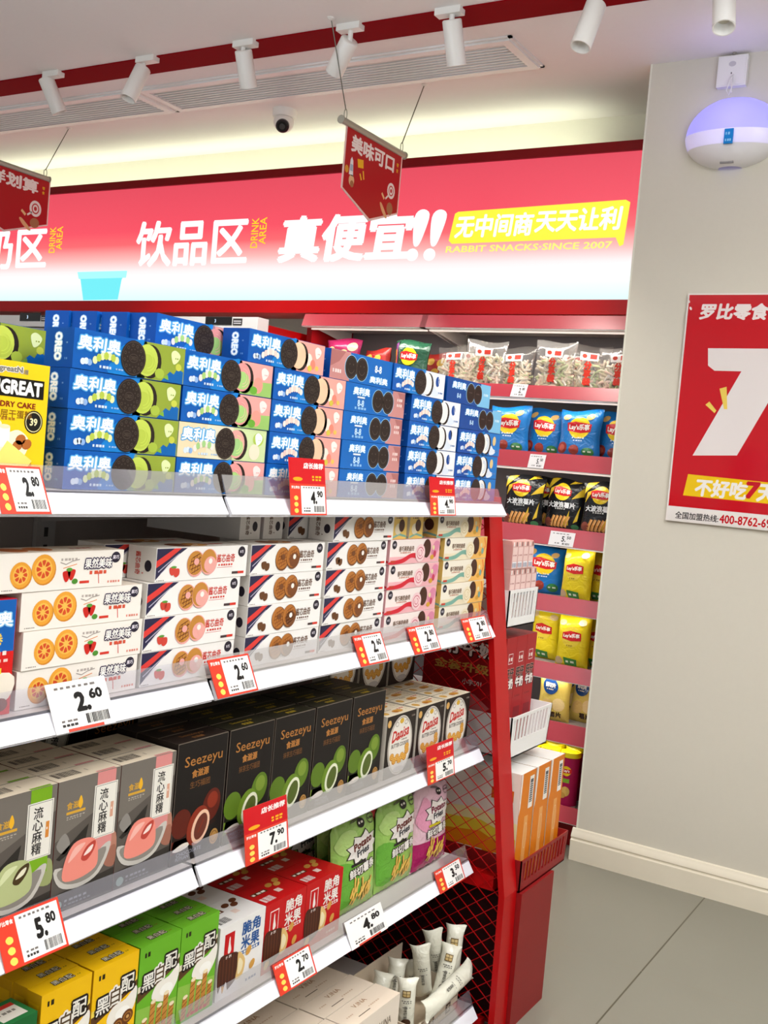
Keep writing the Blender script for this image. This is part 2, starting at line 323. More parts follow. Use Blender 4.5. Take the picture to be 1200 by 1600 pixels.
# ---------------------------------------------------------------- track spotlights
def spot(px_a, head_a, head_b, dy, label, power=22):
    a = at_z(*px_a, CEIL-.02); a.y = 2.768
    t = empty('track_spotlight', (a.x, a.y, CEIL), label, 'spotlight', 'white track spotlights'); m = MB()
    m.box(-.042, .042, -.016, .016, -.02, 0, 'white_plastic'); m.build('track_adapter', t)
    dist = a.y; p = at_y(*head_a, dist); q = at_y(*head_b, dist+dy); o = V((a.x, a.y, CEIL)); p, q = p-o, q-o; d = (q-p).normalized()
    m = MB(); m.tube([(p.x, 0, -.02), (p.x, 0, min(p.z, -.03)), p+d*.02], .008, 'white_plastic', 8); m.build('stem', t)
    L = (q-p).length*1.06; R = .0285; m = MB()
    m.tube([p, p+d*.001, p+d*.004, p+d*L], [R*.8, R*.92, R, R], 'white_plastic', 28, caps=False)
    n = d.orthogonal().normalized(); bb_ = d.cross(n)
    def circ(r, s): return [p+d*s+(n*cos(2*pi*k/28)+bb_*sin(2*pi*k/28))*r for k in range(28)]
    def band(c0, c1, c): m.grid(c0+c1, [(k, (k+1) % 28, 28+(k+1) % 28, 28+k) for k in range(28)], c)
    m.face(circ(R*.8, 0)[::-1], 'white_plastic'); band(circ(R, L), circ(R*.88, L), 'white_plastic'); band(circ(R*.88, L), circ(R*.6, L-.03), 'white_plastic'); m.build('lamp_head', t, 40)
    m = MB(); m.face(circ(R*.6, L-.029), 'lens'); m.build('lens', t)
    l = bpy.data.lights.new('spot_beam', 'SPOT'); l.energy = power; l.spot_size = radians(75); l.spot_blend = .7; l.shadow_soft_size = .03; l.color = (1, .95, .87)
    lo = bpy.data.objects.new('spot_beam', l); COL.objects.link(lo); lo.parent = t; lo.location = p+d*(L+.004); lo.rotation_euler = d.to_track_quat('-Z', 'Y').to_euler()
for pa, ha, hb, dy, lb in (((74, 117), (71, 121), (92, 173), .05, 'white track spotlight tilted right, first of the row at the left edge'),
        ((220, 93), (224, 106), (201, 152), -.04, 'white track spotlight tilted left, right above the join of two air vents'),
        ((378, 71), (380, 78), (388, 134), .05, 'white track spotlight hanging straight above the ceiling camera'),
        ((546, 48), (547, 62), (523, 111), .035, 'white track spotlight tilted left, behind the wire of the middle banner'),
        ((703, 25), (706, 30), (713, 98), .05, 'white track spotlight hanging straight over the right end of the air vent'),
        ((935, -8), (932, 6), (908, 70), -.04, 'white track spotlight tilted left over the right end of the lit sign'),
        ((1132, -34), (1132, -18), (1131, 40), -.04, 'white track spotlight above the purple lamp on the wall')):
    spot(pa, ha, hb, dy, lb)
# ---------------------------------------------------------------- ceiling camera
t = empty('security_camera', (-2.638, 3.378, CEIL), 'white dome security camera with black lens on the ceiling over the sign', 'camera')
m = MB(); m.lathe([(.047, 0), (.047, -.022), (.044, -.03), (.03, -.034)], 'white_plastic', 28); m.build('base', t, 40)
m = MB(); m.lathe([(.0, -.086), (.014, -.084), (.027, -.077), (.036, -.064), (.04, -.05), (.038, -.034), (.03, -.026)], 'white_plastic', 28); m.build('housing', t, 40)
m = MB(); d = V((.42, -.72, -.55)).normalized(); c = V((0, 0, -.05))
m.tube([c+d*.02, c+d*.041, c+d*.046], [.026, .026, .02], 'black_plastic', 24); m.tube([c+d*.044, c+d*.049], .011, 'dark_grey', 20); m.build('lens', t, 40)
# ---------------------------------------------------------------- hanging banners
def banner(X, b0, b1, h0, h1, flag, label, art):
    p0, p1 = at_x(*b0, X), at_x(*b1, X); t = empty('hanging_banner', ((X, (p0.y+p1.y)/2, p0.z)), label, 'banner', 'red hanging banners'); o = t.location
    z = (p0.z+p1.z)/2-o.z; y0, y1 = p0.y-o.y, p1.y-o.y
    m = MB(); m.tube([(0, y0, z), (0, y1, z)], .011, 'bar_grey', 12); m.tube([(0, y0-.004, z), (0, y0, z)], .0135, 'bar_grey', 12); m.tube([(0, y1, z), (0, y1+.004, z)], .0135, 'bar_grey', 12); m.build('bar', t, 40)
    pts = [at_x(*q, X) for q in flag]; ys = [q.y-o.y for q in pts]; zs = [q.z-o.z for q in pts]
    a, b_ = min(ys), max(ys); zt = z-.009; zs_side = min(zs[2], zs[4]) if len(zs) > 4 else zs[2]; zl = (zs[2]+zs[4])/2; zp = zs[3]
    m = MB(); yc = (a+b_)/2; prof = [(a, zt), (b_, zt), (b_, zl), (yc, zp), (a, zl)]
    m.grid([(s, y, q) for s in (-.0012, .0012) for y, q in prof], [(0, 1, 2, 3, 4)[::-1], (5, 6, 7, 8, 9)] + [(i, (i+1) % 5, 5+(i+1) % 5, 5+i) for i in range(5)], '#f0cfc9')
    A = Art(m, (.0013, a, zp), (0, 1, 0), (0, 0, 1), (1, 0, 0)); w = (b_-a)*100; H = (zt-zp)*100; hs = (zl-zp)*100; e = .7
    A.p([(e, hs+e*.5), (w/2, e*1.2), (w-e, hs+e*.5), (w-e, H), (e, H)], '#b3141c', 1)
    Bk = Art(m, (-.0013, b_, zp), (0, -1, 0), (0, 0, 1), (-1, 0, 0)); Bk.p([(e, hs+e*.5), (w/2, e*1.2), (w-e, hs+e*.5), (w-e, H), (e, H)], '#b3141c', 1)
    art(A, w, H); m.build('flag', t)
    for (hy, hp), yy in ((h0, y0+.02), (h1, y1-.02)):
        m = MB(); top = V((hp-X if False else 0, hy-o.y, CEIL-o.z)); m.tube([top, (0, yy, z+.035)], .0018, 'wire', 6)
        m.lathe([(.012, top.z), (.012, top.z-.002), (.004, top.z-.008)], 'white_plastic', 12, (0, top.y, 0)); m.build('hanging_wire', t, 40)
        m = MB(); m.tube([(0, yy+.008*cos(k*pi/8)-.0, z+.022+.016*sin(k*pi/8)) for k in range(17)], .0016, 'bar_grey', 6); m.build('hook', t, 40)
def snacks(A, w, H, txt):
    k = w/44
    A.t(txt, w*.48, H*.84, H*.2, '#f2e6e2', w=w*.74, l=2, bold=.045); A.col('好吃不贵' if False else '零食', w*.92, H*.86, H*.05, H*.07, '#e8b922', bold=.02)
    A.p([(w*.1, H*.45), (w*.17, H*.44), (w*.155, H*.63), (w*.13, H*.67), (w*.11, H*.63)], '#e9e7ea', 2); A.r(w*.112, H*.5, w*.158, H*.58, '#a9bcd0', 3)
    A.p([(w*.24, H*.58), (w*.33, H*.6), (w*.32, H*.7), (w*.22, H*.68)], '#efb51d', 2); A.line([(w*.33, H*.57), (w*.35, H*.47)], w*.018, '#f0c030', 2); A.line([(w*.28, H*.52), (w*.31, H*.45)], w*.018, '#f0c030', 2)
    A.e(w*.06, H*.5, w*.03, w*.034, '#d99a33', 2); A.e(w*.15, H*.39, w*.045, w*.05, '#e2b98c', 2); A.e(w*.16, H*.35, w*.03, w*.03, '#a7714a', 3)
    A.e(w*.84, H*.5, w*.07, w*.075, '#efe5e0', 2); A.ring(w*.84, H*.5, w*.045, w*.05, w*.012, '#c33a3a', 3); A.e(w*.84, H*.5, w*.018, w*.02, '#c33a3a', 3); A.line([(w*.8, H*.43), (w*.75, H*.37)], w*.018, '#efe5e0', 2)
    A.line([(w*.68, H*.42), (w*.73, H*.36)], w*.025, '#e7bd86', 2); A.blob([(w*.68, H*.3), (w*.73, H*.25), (w*.8, H*.15), (w*.77, H*.13), (w*.7, H*.2), (w*.66, H*.28)], '#e4ad7c', 2); A.e(w*.84, H*.27, w*.055, H*.08, '#a9714d', 2, rot=15)
banner(-1.965, (534, 182), (631, 247), (2.705, 0), (3.293, 0), ((541, 195), (628, 253), (619, 341), (581, 348), (538, 288)), 'red pennant banner with white characters hanging in front of the lit sign', lambda A, w, H: snacks(A, w, H, '美味可口'))
banner(-3.753, (-75, 229), (76, 280), (2.714, 0), (3.3, 0), ((-60, 240), (71, 285), (74, 355), (20, 366), (-62, 310)), 'red pennant banner cut off by the left picture edge', lambda A, w, H: snacks(A, w, H, '这样划算'))
# ---------------------------------------------------------------- insect lamp, its socket and the poster on the right wall
PW = lambda px, py: at_y(px, py, YW)
c = PW(1146, 212); R = (PW(1222, 205)-PW(1070, 216)).x/2; Hh = (PW(1146, 155)-PW(1146, 270)).z/2
t = empty('insect_lamp', (c.x, YW, c.z), 'white oval insect lamp glowing purple at the top, on the right wall', 'lamp')
mat('lamp_glow', '#a9a6f4', .3, emit='#928eff', es=.72); mat('lamp_white', '#e9e4f2', .25, emit='#b9b2ff', es=.32); mat('lamp_shell', '#ebe8e8', .35)
def shell(z0, z1, c_, nm, k=1.0):
    m = MB(); nz, na = 10, 40; vs = []
    for i in range(nz+1):
        s = z0+(z1-z0)*i/nz; r = sqrt(max(0, 1-s*s)); zz = s*Hh*(1 if s > 0 else 1-.08*s*s)
        for j in range(na+1): a = pi+pi*j/na; vs.append((R*k*r*cos(a), .085*k*(max(r, 0))**.8*sin(a), zz))
    m.grid(vs, [(i*(na+1)+j, i*(na+1)+j+1, (i+1)*(na+1)+j+1, (i+1)*(na+1)+j) for i in range(nz) for j in range(na)], c_); return m.build(nm, t, 60)
shell(-.02, 1, 'lamp_glow', 'glowing_dome', .985); shell(-.4, -.02, 'lamp_white', 'clear_band'); shell(-.97, -.4, 'lamp_shell', 'lower_shell')
m = MB(); m.box(-.004, .022, -.0895, -.083, -.05, -.006, '#0d86d0'); A = Art(m, (-.004, -.0895, -.05), (1, 0, 0), (0, 0, 1), (0, -1, 0)); A.bars(.4, 2.6, 1.4, .8, '#8fd0f2', 1, 2); A.bars(.4, .7, 1.9, .7, '#8fd0f2', 1, 3); m.build('blue_label', t)
m = MB(); m.box(-.02, .02, -.048, -.043, -Hh*.86, -Hh*.80, '#8f8a8a'); m.build('vent_slot', t)
l = bpy.data.lights.new('purple_glow', 'POINT'); l.energy = .28; l.color = (.5, .42, 1); l.shadow_soft_size = .06
lo = bpy.data.objects.new('purple_glow', l); COL.objects.link(lo); lo.location = (c.x, YW-.19, c.z+Hh*.7)
a, b_ = PW(1126, 93), PW(1167, 136)
t = empty('lamp_adapter', ((a.x+b_.x)/2, YW, b_.z), 'small square white adapter box on the wall above the purple lamp', 'adapter'); w = (b_.x-a.x)/2; h = a.z-b_.z
m = MB(); m.prism([(-w, 0), (w, 0), (w, h), (-w, h)], -.021, 0, 'white_plastic', 'y'); m.prism([(-w+.004, .004), (w-.004, .004), (w-.004, h-.004), (-w+.004, h-.004)], -.023, -.021, 'white_plastic', 'y')
A = Art(m, (-w, -.023, 0), (1, 0, 0), (0, 0, 1), (0, -1, 0)); W2 = w*100; A.e(W2, h*72, 1.1, .8, '#c9c4c6', 1); A.e(W2*.98, h*42, .18, .3, '#504a4a', 1); m.build('body', t)
m = MB(); m.tube([(w*.15, -.027, h*.36), (0, -.035, h*.2), (-w*.1, -.045, -.02), (w*.05, -.04, -.034), (w*.2, -.042, -.012), (w*.2, -.045, h*.25), (w*.28, -.043, h*.05), (w*.25, -.05, -.02), (w*.26, -.05, -.03)], .0018, 'white_plastic', 6); m.build('cord', t, 60)
m = MB(); m.tube([(0, -.02, h+.002), (.004, -.012, h+.016), (.004, 0, h+.018)], .005, 'bar_grey', 8); m.build('wall_hook', t, 60)
# poster
a = PW(1080, 459.5); b_ = PW(1041.5, 812.5); PH = a.z-b_.z; PX0 = b_.x; PWD = .62
po = empty('wall_poster', (PX0, YW, b_.z), 'red and white poster with a big seven on the right wall', 'poster'); m = MB()
m.box(0, PWD, -.012, 0, 0, PH, '#ece4de'); m.build('board', po)
m = MB(); m.box(.004, PWD-.004, -.0128, -.012, .004, PH-.004, '^ece6e0'); A = Art(m, (0, -.0128, 0), (1, 0, 0), (0, 0, 1), (0, -1, 0))
uvp = lambda px, py: ((PW(px, py).x-PX0)*100, (PW(px, py).z-b_.z)*100)
RD = '^c8101e'; zb = uvp(1048, 790)[1]; A.r(.5, zb, PWD*100-.5, PH*100-.5, RD, 1)
tpx(A, '罗比零食', 1097, 1202, 489, 487, 24, '^f3e6e2', uv=uvp, bold=.05, shear=.12)
for p in ((1078, 472), (1081, 483)): u, v = uvp(*p); A.e(u, v, .35, .6, '^f3e6e2', 2, 8, 30)
q = [uvp(*p) for p in ((1108, 545), (1230, 546), (1228, 585), (1153, 712), (1084, 712), (1160, 581), (1118, 580), (1108, 572))]; A.p(q, '^ece3df', 2)
for p in (((1126, 608), (1137, 605), (1138, 640), (1133, 640)), ((1104, 633), (1110, 628), (1121, 642), (1118, 646))): A.p([uvp(*k) for k in p], '^f0cf5c', 3)
A.p([uvp(*k) for k in ((1077, 741), (1230, 757), (1230, 790), (1069, 774))], '^f2c70a', 2)
tpx(A, '不好吃', 1089, 1168, 761, 768, 26, '^f6efe6', uv=uvp, bold=.05, l=3, shear=.1); tpx(A, '7', 1168, 1187, 766, 767, 24, '^c8101e', uv=uvp, bold=.06, l=3, shear=.1); tpx(A, '天', 1186, 1212, 770, 772, 26, '^f6efe6', uv=uvp, bold=.05, l=3, shear=.1)
tpx(A, '全国加盟热线:', 1057, 1124, 804, 811, 11, '^30282a', uv=uvp, bold=.02); tpx(A, '400-8762-69', 1126, 1206, 811, 818, 13, '^c8101e', uv=uvp, bold=.03)
m.build('print', po)
# ---------------------------------------------------------------- the gondola in front
XF, XS, YE, YJ, YA = -.973, -1.36, 2.140, 1.198, .22
Z0 = {1: 1.154, 2: .887, 3: .612, 4: .359, 5: .042}; XFR = {1: XF, 2: XF, 3: XF, 4: XF, 5: -.93}
TOP = {k: z+.0268 for k, z in Z0.items()}
clear('acrylic', (.965, .965, .985), .10, .12, .07, (.86, .86, 1.0))
gon = empty('display_gondola', (XS, (YA+YE)/2, 0), 'long red and white display gondola with five tiers of cookie and snack boxes', 'shelf'); go = gon.location
def G(m, name, par=None, smooth=False):
    o = m.build(name, par or gon, smooth)
    if (par or gon) is gon: o.location = -go
    return o
for k in Z0:
    for (ya, yb) in ((YA, YJ-.004), (YJ+.004, YE)):
        z, x = Z0[k], XFR[k]; m = MB(); m.box(XS+.006, x-.0195, ya, yb, z+.008, z+.026, 'shelf_cream'); m.box(x-.03, x-.0195, ya, yb, z-.004, z+.0262, 'shelf_cream')
        b_ = G(m, 'shelf_board')
        m = MB(); m.prism([(x, z), (x-.0152, z+.0238), (x-.0182, z+.0228), (x-.005, z-.003)], ya, yb, 'white_rail', 'y'); m.box(x-.02, x-.004, ya, yb, z-.004, z-.002, 'white_rail'); G(m, 'price_rail', b_)
        m = MB(); m.prism([(x-.0142, z+.0225), (x-.0272, z+.0550), (x-.0287, z+.0543), (x-.0162, z+.0218)], ya+.002, yb, 'acrylic', 'y'); G(m, 'clear_guard', b_)
        for y in (ya+.006, yb-.006): m = MB(); m.prism([(XS+.006, z+.007), (x-.04, z+.007), (x-.05, z-.008), (XS+.006, z-.05)], y-.0015, y+.0015, 'grey_metal', 'y'); G(m, 'bracket', b_)
m = MB()
for ya, yb in ((YA, YJ-.02), (YJ+.02, YE)): m.box(XS-.004, XS+.004, ya, yb, .08, 1.22, 'shelf_grey')
G(m, 'back_panel')
for y in (YA+.01, YJ, YE-.02):
    m = MB(); m.box(XS-.012, XS+.012, y-.019, y+.019, 0, 1.24, 'grey_metal')
    for i in range(40): m.box(XS+.012, XS+.0123, y-.004, y+.004, .1+i*.028, .115+i*.028, 'dark_grey')
    G(m, 'upright')
m = MB(); m.box(2*XS+.99, -.96, YA, YE, 0, .04, 'dark_red_metal'); G(m, 'kick_base')
m = MB()
for k in (1,):
    m.box(XS-.36, XS-.013, YA, YE, Z0[k]+.008, Z0[k]+.026, 'shelf_cream')
G(m, 'rear_shelf_board')
def front_x(z): return -1.024+(1.19-z)*.1435 if z > .39 else (-.9088+(.39-z)*.17 if z > .32 else -.8969+(.32-z)*.012)
zs = [0, .16, .32, .355, .39, .6, .9, 1.19]
m = MB(); prof = [(front_x(z), z) for z in zs]+[(front_x(z)-.014, z) for z in zs[::-1]]
n_ = len(zs)
for i in range(n_-1): m.prism([prof[i], prof[i+1], prof[2*n_-2-i], prof[2*n_-1-i]], 2.146, 2.212, 'red_metal', 'y')
for i in (): m.prism([(front_x(zs[i])-.008, zs[i]), (front_x(zs[i+1])-.008, zs[i+1]), (front_x(zs[i+1])-.03, zs[i+1]), (front_x(zs[i])-.03, zs[i])], 2.1805, 2.187, 'base_red_metal', 'y')
m.box(XS-.02, XS+.02, 2.146, 2.18, 0, 1.19, 'red_metal'); m.box(XS-.02, -.93, 2.15, 2.178, .005, .03, 'red_metal'); m.box(XS, front_x(.335)-.033, 2.16, 2.185, .322, .355, 'red_metal')
G(m, 'end_frame')
m = MB(); DZ, DX = .034, .043                                  # diamond wire lattice closing the end
def clip(z_of, s, k):
    pts = []
    for i in range(60):
        x = XS+.01+i*.0085; z = s*(x)*DZ/DX+k*DZ
        if .03 < z < 1.18 and x < front_x(z)-.008: pts.append((x, z))
    return (pts[0], pts[-1]) if len(pts) > 1 else None
for s in (1, -1):
    for k in range(-60, 100):
        q = clip(None, s, k)
        if q: y = 2.158+s*.0011; m.tube([(q[0][0], y, q[0][1]), (q[1][0], y, q[1][1])], .0011, 'red_metal', 4)
G(m, 'wire_lattice')
m = MB(); m.box(-1.84, -.884, 2.2135, 2.402, 0, .312, 'base_red_metal'); G(m, 'end_base')
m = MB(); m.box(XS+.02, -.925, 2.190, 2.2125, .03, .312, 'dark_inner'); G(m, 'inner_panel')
# slotted baskets hooked on the end of the gondola
def basket(x, ya, yb, yt, zb, zt, zs0, c, label, n):
    t = empty('slotted_basket', (x, ya, zb), label, 'basket', None); w = .86; m = MB(); dx = .012
    def side(xx): # slotted side, bars between two strips
        T = .003
        def yq(z): return yb+(yt-yb)*(z-zb)/(zt-zb)
        m.prism([(ya, zb), (yq(zb), zb), (yq(zs0), zs0), (ya, zs0)], xx-T, xx, c); zz = zt-.007
        m.prism([(ya, zz), (yq(zz), zz), (yq(zt), zt), (ya, zt)], xx-T, xx, c)
        for i in range(n+1):
            a = i/n; y = ya+a*(yq(zs0)-ya); y2 = ya+a*(yq(zz)-ya)+.004*(1-a); h = .0047 if 0 < i < n else .008; y = min(max(y, ya+h), yq(zs0)-h*.6); y2 = min(max(y2, ya+h), yq(zz)-h*.6)
            m.prism([(y-h, zs0), (y+h*.6, zs0), (y2+h*.6, zz), (y2-h, zz)], xx-T, xx, c)
    side(x); side(x-w)
    m.prism([(yb, zb), (yb-.003, zb), (yt-.003, zt), (yt, zt)], x-w, x, c); m.box(x-w, x, ya, yb, zb, zb+.003, c); m.box(x-w, x, ya, ya+.003, zb, zt, c)
    o = m.build('basket_body', t); o.location = (-x, -ya, -zb); return t
basket(-.982, 2.215, 2.372, 2.378, .897, .982, .918, 'white_metal', 'white slotted basket holding small pink drink cartons, uppermost on the gondola end', 9)
basket(-.947, 2.215, 2.43, 2.45, .604, .698, .642, 'white_metal', 'white slotted basket holding tall red milk boxes on the gondola end', 12)
basket(-.892, 2.215, 2.484, 2.498, .313, .384, .333, 'base_red_metal', 'red slotted basket with orange boxes on the red gondola base', 14)
# ---------------------------------------------------------------- snack shelving on the back wall
SX0, SX1 = -2.51, XC-.016
sh = empty('wall_shelving', ((SX0+SX1)/2, 3.6, 0), 'red fronted snack shelving with bags of chips beside the right wall', 'shelf'); so = sh.location
def H_(m, name, par=None, smooth=False):
    o = m.build(name, par or sh, smooth)
    if par is None: o.location = -so
    return o
RZ = [(1.745, 1.793), (1.508, 1.553), (1.268, 1.325), (1.013, 1.072), (.787, .841), (.560, .611), (.352, .414), (.087, .136)]
mat('shelf_back', '#6d6567', .5); XM = at_y(663, 500, 3.43).x
m = MB(); m.box(SX0, SX1, 3.765, 3.785, .02, 1.8, 'shelf_back'); H_(m, 'back_panel')
for x in (SX0+.012, SX1-.012): m = MB(); m.box(x-.012, x+.012, 3.47, 3.785, 0, 1.8, 'dark_red_metal'); H_(m, 'side_panel')
m = MB(); m.box(XM-.018, XM+.018, 3.745, 3.765, 0, 1.8, 'shelf_grey'); H_(m, 'upright')
m = MB(); m.box(SX0, SX1, 3.46, 3.76, 0, .08, 'dark_red_metal'); H_(m, 'kick_base')
for i, (za, zb_) in enumerate(RZ):
    for x0, x1 in ((SX0+.026, XM-.006), (XM+.006, SX1-.026)):
        m = MB(); m.box(x0, x1, 3.452, 3.744, zb_-.03, zb_-.012, 'shelf_cream' if i == 0 else 'shelf_grey'); b_ = H_(m, 'shelf_board')
        m = MB(); m.prism([(3.418, za), (3.438, zb_), (3.443, zb_), (3.443, zb_-.008), (3.4235, za+.004)], x0-.018, x1+.018, 'rail_red'); m.box(x0-.018, x1+.018, 3.42, 3.455, za-.003, za, 'white_metal'); H_(m, 'price_rail', b_)
        m = MB(); m.box(x0, x1, 3.462, 3.474, za-.008, za-.003, 'led'); H_(m, 'light_strip', b_)
        for xx in (x0+.004, x1-.004): m = MB(); m.prism([(3.46, zb_-.031), (3.744, zb_-.031), (3.744, zb_-.085), (3.46, zb_-.045)], xx-.0015, xx+.0015, 'shelf_cream'); H_(m, 'bracket', b_)
    if i < 7: area('shelf_light', ((SX0+SX1)/2, 3.468, za-.01), 1.2, [2.6, 1.2, 1.0, .9, .8, .8, 1.2][i], (1, .95, .88), (radians(12), 0, 0), .012)
# ---------------------------------------------------------------- open chillers to its left
def chiller(x0, x1, dpx, label, side):
    t = empty('open_chiller', ((x0+x1)/2, 3.5, 0), label, 'chiller', 'open drink chillers'); o = t.location
    def K(m, n, p=None):
        q = m.build(n, p or t)
        if p is None: q.location = -o
        return q
    m = MB(); m.box(x0+.03, x1-.03, 3.74, 3.785, .05, 1.7, 'cooler_wall'); m.box(x0+.03, x1-.03, 3.22, 3.785, .0, .3, 'white_metal'); m.box(x0+.03, x1-.03, 3.26, 3.785, 1.69, 1.72, 'cooler_wall'); K(m, 'cabinet')
    for x in (x0+.015, x1-.015): m = MB(); m.box(x-.014, x+.014, 3.215, 3.785, 0, 1.722, side); K(m, 'side_panel')
    for z in (.75, 1.1, 1.45): m = MB(); m.box(x0+.03, x1-.03, 3.36, 3.74, z, z+.02, 'cooler_wall'); m.box(x0+.03, x1-.03, 3.345, 3.36, z-.015, z+.03, 'grey_metal'); K(m, 'shelf')
    m = MB(); m.box(x0, x1, 3.195, 3.26, 1.694, 1.742, 'white_metal'); m.box(x0+.01, x1-.01, 3.205, 3.26, 1.655, 1.69, 'grey_metal'); hd = K(m, 'header')
    a, b_ = at_y(dpx[0], dpx[1], 3.195), at_y(dpx[2], dpx[3], 3.195); m = MB(); m.box(a.x, b_.x, 3.193, 3.196, b_.z, a.z, 'black_plastic')
    A = Art(m, (a.x, 3.193, b_.z), (1, 0, 0), (0, 0, 1), (0, -1, 0)); h = (a.z-b_.z)*100; w = (b_.x-a.x)*100; A.t('3', w*.38, h*.5, h*.4, mat('lcd_digit', '#203040', emit='#cfe6ff', es=1.2).name, 2); K(m, 'display', hd)
    m = MB(); m.box(b_.x+.006, b_.x+.05, 3.193, 3.196, b_.z, b_.z+.025, 'dark_grey')
    A = Art(m, (b_.x+.006, 3.193, b_.z), (1, 0, 0), (0, 0, 1), (0, -1, 0)); A.r(.4, .5, 4, .9, '#d9d9de', 1); A.r(.4, 1.3, 4, 1.7, '#d9d9de', 1); K(m, 'button_pad', hd)
xa = at_y(89, 495, 3.195).x; xb = at_y(97, 495, 3.195).x
chiller(-5.4, xa, (32, 489, 63, 502), 'open drink chiller with white header and small black display, at the left edge', 'white_metal')
chiller(xb, -2.54, (322, 495, 362, 508), 'open drink chiller with red side wall behind the stacked blue cookie boxes', 'red_metal')
# ---------------------------------------------------------------- price tags
def price_tag(k, x0, x1, py, h, kind, price, label, vb=-.1):
    """card clipped to the sloping rail of tier k between two pixels of its edge"""
    x = XFR[k]; ya, yb = at_x(x0, py, x).y, at_x(x1, py, x).y; w = (yb-ya)*100; d = V((-.0272, 0, .055)).normalized(); n = V((.055, 0, .0272)).normalized()
    if kind == 'promo': d = V((-.16, 0, 1)).normalized(); n = V((1, 0, .16)).normalized()
    o = empty('price_tag', (x, (ya+yb)/2, Z0[k]), label, 'price tag', 'price tags on the gondola rails')
    m = MB(); b_ = V((0, -w/200, 0))+n*.0015+d*(vb/100); T = .0008
    F = [b_, b_+V((0, w/100, 0)), b_+V((0, w/100, 0))+d*(h/100), b_+d*(h/100)]; m.grid([p-n*T for p in F]+F, [(3, 2, 1, 0), (4, 5, 6, 7), (0, 1, 5, 4), (1, 2, 6, 5), (2, 3, 7, 6), (3, 0, 4, 7)], '#e2503f' if kind != 'plain' else '#f7f5f2')
    A = Art(m, b_, (0, 1, 0), d, n); tag_art(A, w, h, kind, price); m.build('card', o); return o
def tag_art(A, w, h, kind, price):
    ts = '#1d1b1b'; hs = h
    if kind == 'promo':
        hs = h*.55; A.r(0, hs, w, h, '#cf1620', 1); A.t('店长推荐', w*.67, h*.87, h*.1, '#f6ece8', w=w*.55, bold=.05, shear=.15); A.bars(w*.62, h*.66, w*.28, h*.035, '#f2b51c', 2, 3); A.bars(w*.62, h*.61, w*.28, h*.03, '#f2b51c', 2, 3, 3)
        A.e(w*.22, h*.63, w*.13, h*.035, '#f0a81e', 2)
    if kind != 'plain':
        A.r(0, 0, w, hs, '#e0402c', 1); A.r(w*.29, hs*.05, w*.965, hs*(.95 if kind == 'std' else .93), '#f8f6f3', 2); A.t('罗比零食', w*.15, hs*.88, hs*.09, '#fbe9e2', w=w*.22, l=2, bold=.04)
        for i in range(3): A.blob([(w*.1, hs*(.52-.2*i)), (w*.1, hs*(.58-.2*i)), (w*.15, hs*(.62-.2*i)), (w*.2, hs*(.58-.2*i)), (w*.2, hs*(.5-.2*i)), (w*.14, hs*(.47-.2*i))], '#ffd75e', 2)
        u0, u1 = w*.32, w*.94
    else: A.r(w*.2, 0, w*.8, h*.06, '#e2503f', 1); u0, u1 = w*.08, w*.95
    q = u1-u0; A.bars(u0+q*.05, hs*.86, q*.8, hs*.045, '#77716e', 3, 7, len(price))
    a, b_ = price.split('.'); A.t(a+'.', u0+q*.52, hs*.56, hs*.36, ts, 3, w=q*.25, bold=.06); A.t(b_, u0+q*.8, hs*.68, hs*.19, ts, 3, w=q*.24, bold=.05)
    A.barcode(u0+q*.52, hs*.1, u0+q*.97, hs*.3, ts, 3, 16); A.bars(u0+q*.05, hs*.2, q*.32, hs*.04, '#77716e', 3, 3); A.bars(u0+q*.05, hs*.11, q*.3, hs*.05, '#3f3b3a', 3, 4, 5)
for a in ((1, 4, 82, 768, 5.9, 'std', '2.80', 'red edged price tag on the top rail below the yellow cake box'),
        (1, 458, 514, 752, 9.0, 'promo', '4.90', 'tall red promotion price tag in front of the peach cookie boxes on the top rail'),
        (1, 676, 715, 765, 7.4, 'promo', '4.90', 'small tall red promotion price tag near the right end of the top rail'),
        (2, 90, 181, 1110, 6.2, 'plain', '2.60', 'large white price tag reading 2.60 below the fruit biscuit boxes'),
        (2, 342, 404, 1060, 5.8, 'std', '2.60', 'red edged 2.60 price tag just right of the rail joint on the second tier'),
        (2, 566, 609, 1015, 5.6, 'std', '2.60', 'red edged 2.60 price tag under the chocolate sandwich cookie boxes'),
        (2, 650, 690, 997, 5.4, 'std', '2.80', 'red edged 2.80 price tag under the pink cookie boxes'),
        (2, 733, 769, 981, 5.2, 'std', '2.80', 'red edged 2.80 price tag at the right end of the second tier'),
        (3, 12, 108, 1457, 6.1, 'std', '5.80', 'red edged 5.80 price tag below the green mochi box'),
        (3, 388, 453, 1290, 8.6, 'promo', '7.90', 'tall red 7.90 promotion tag below the dark chocolate boxes'),
        (3, 672, 712, 1182, 7.6, 'promo', '5.70', 'tall red 5.70 promotion tag in front of the white oval cookie tins'),
        (4, 441, 495, 1512, 5.0, 'std', '2.70', 'red edged 2.70 price tag below the red rice snack boxes'),
        (4, 553, 606, 1440, 5.0, 'plain', '4.80', 'white 4.80 price tag under the green potato fries pouches'),
        (4, 690, 727, 1367, 4.6, 'std', '3.50', 'red edged 3.50 price tag below the pink potato fries pouches')):
    price_tag(*a)
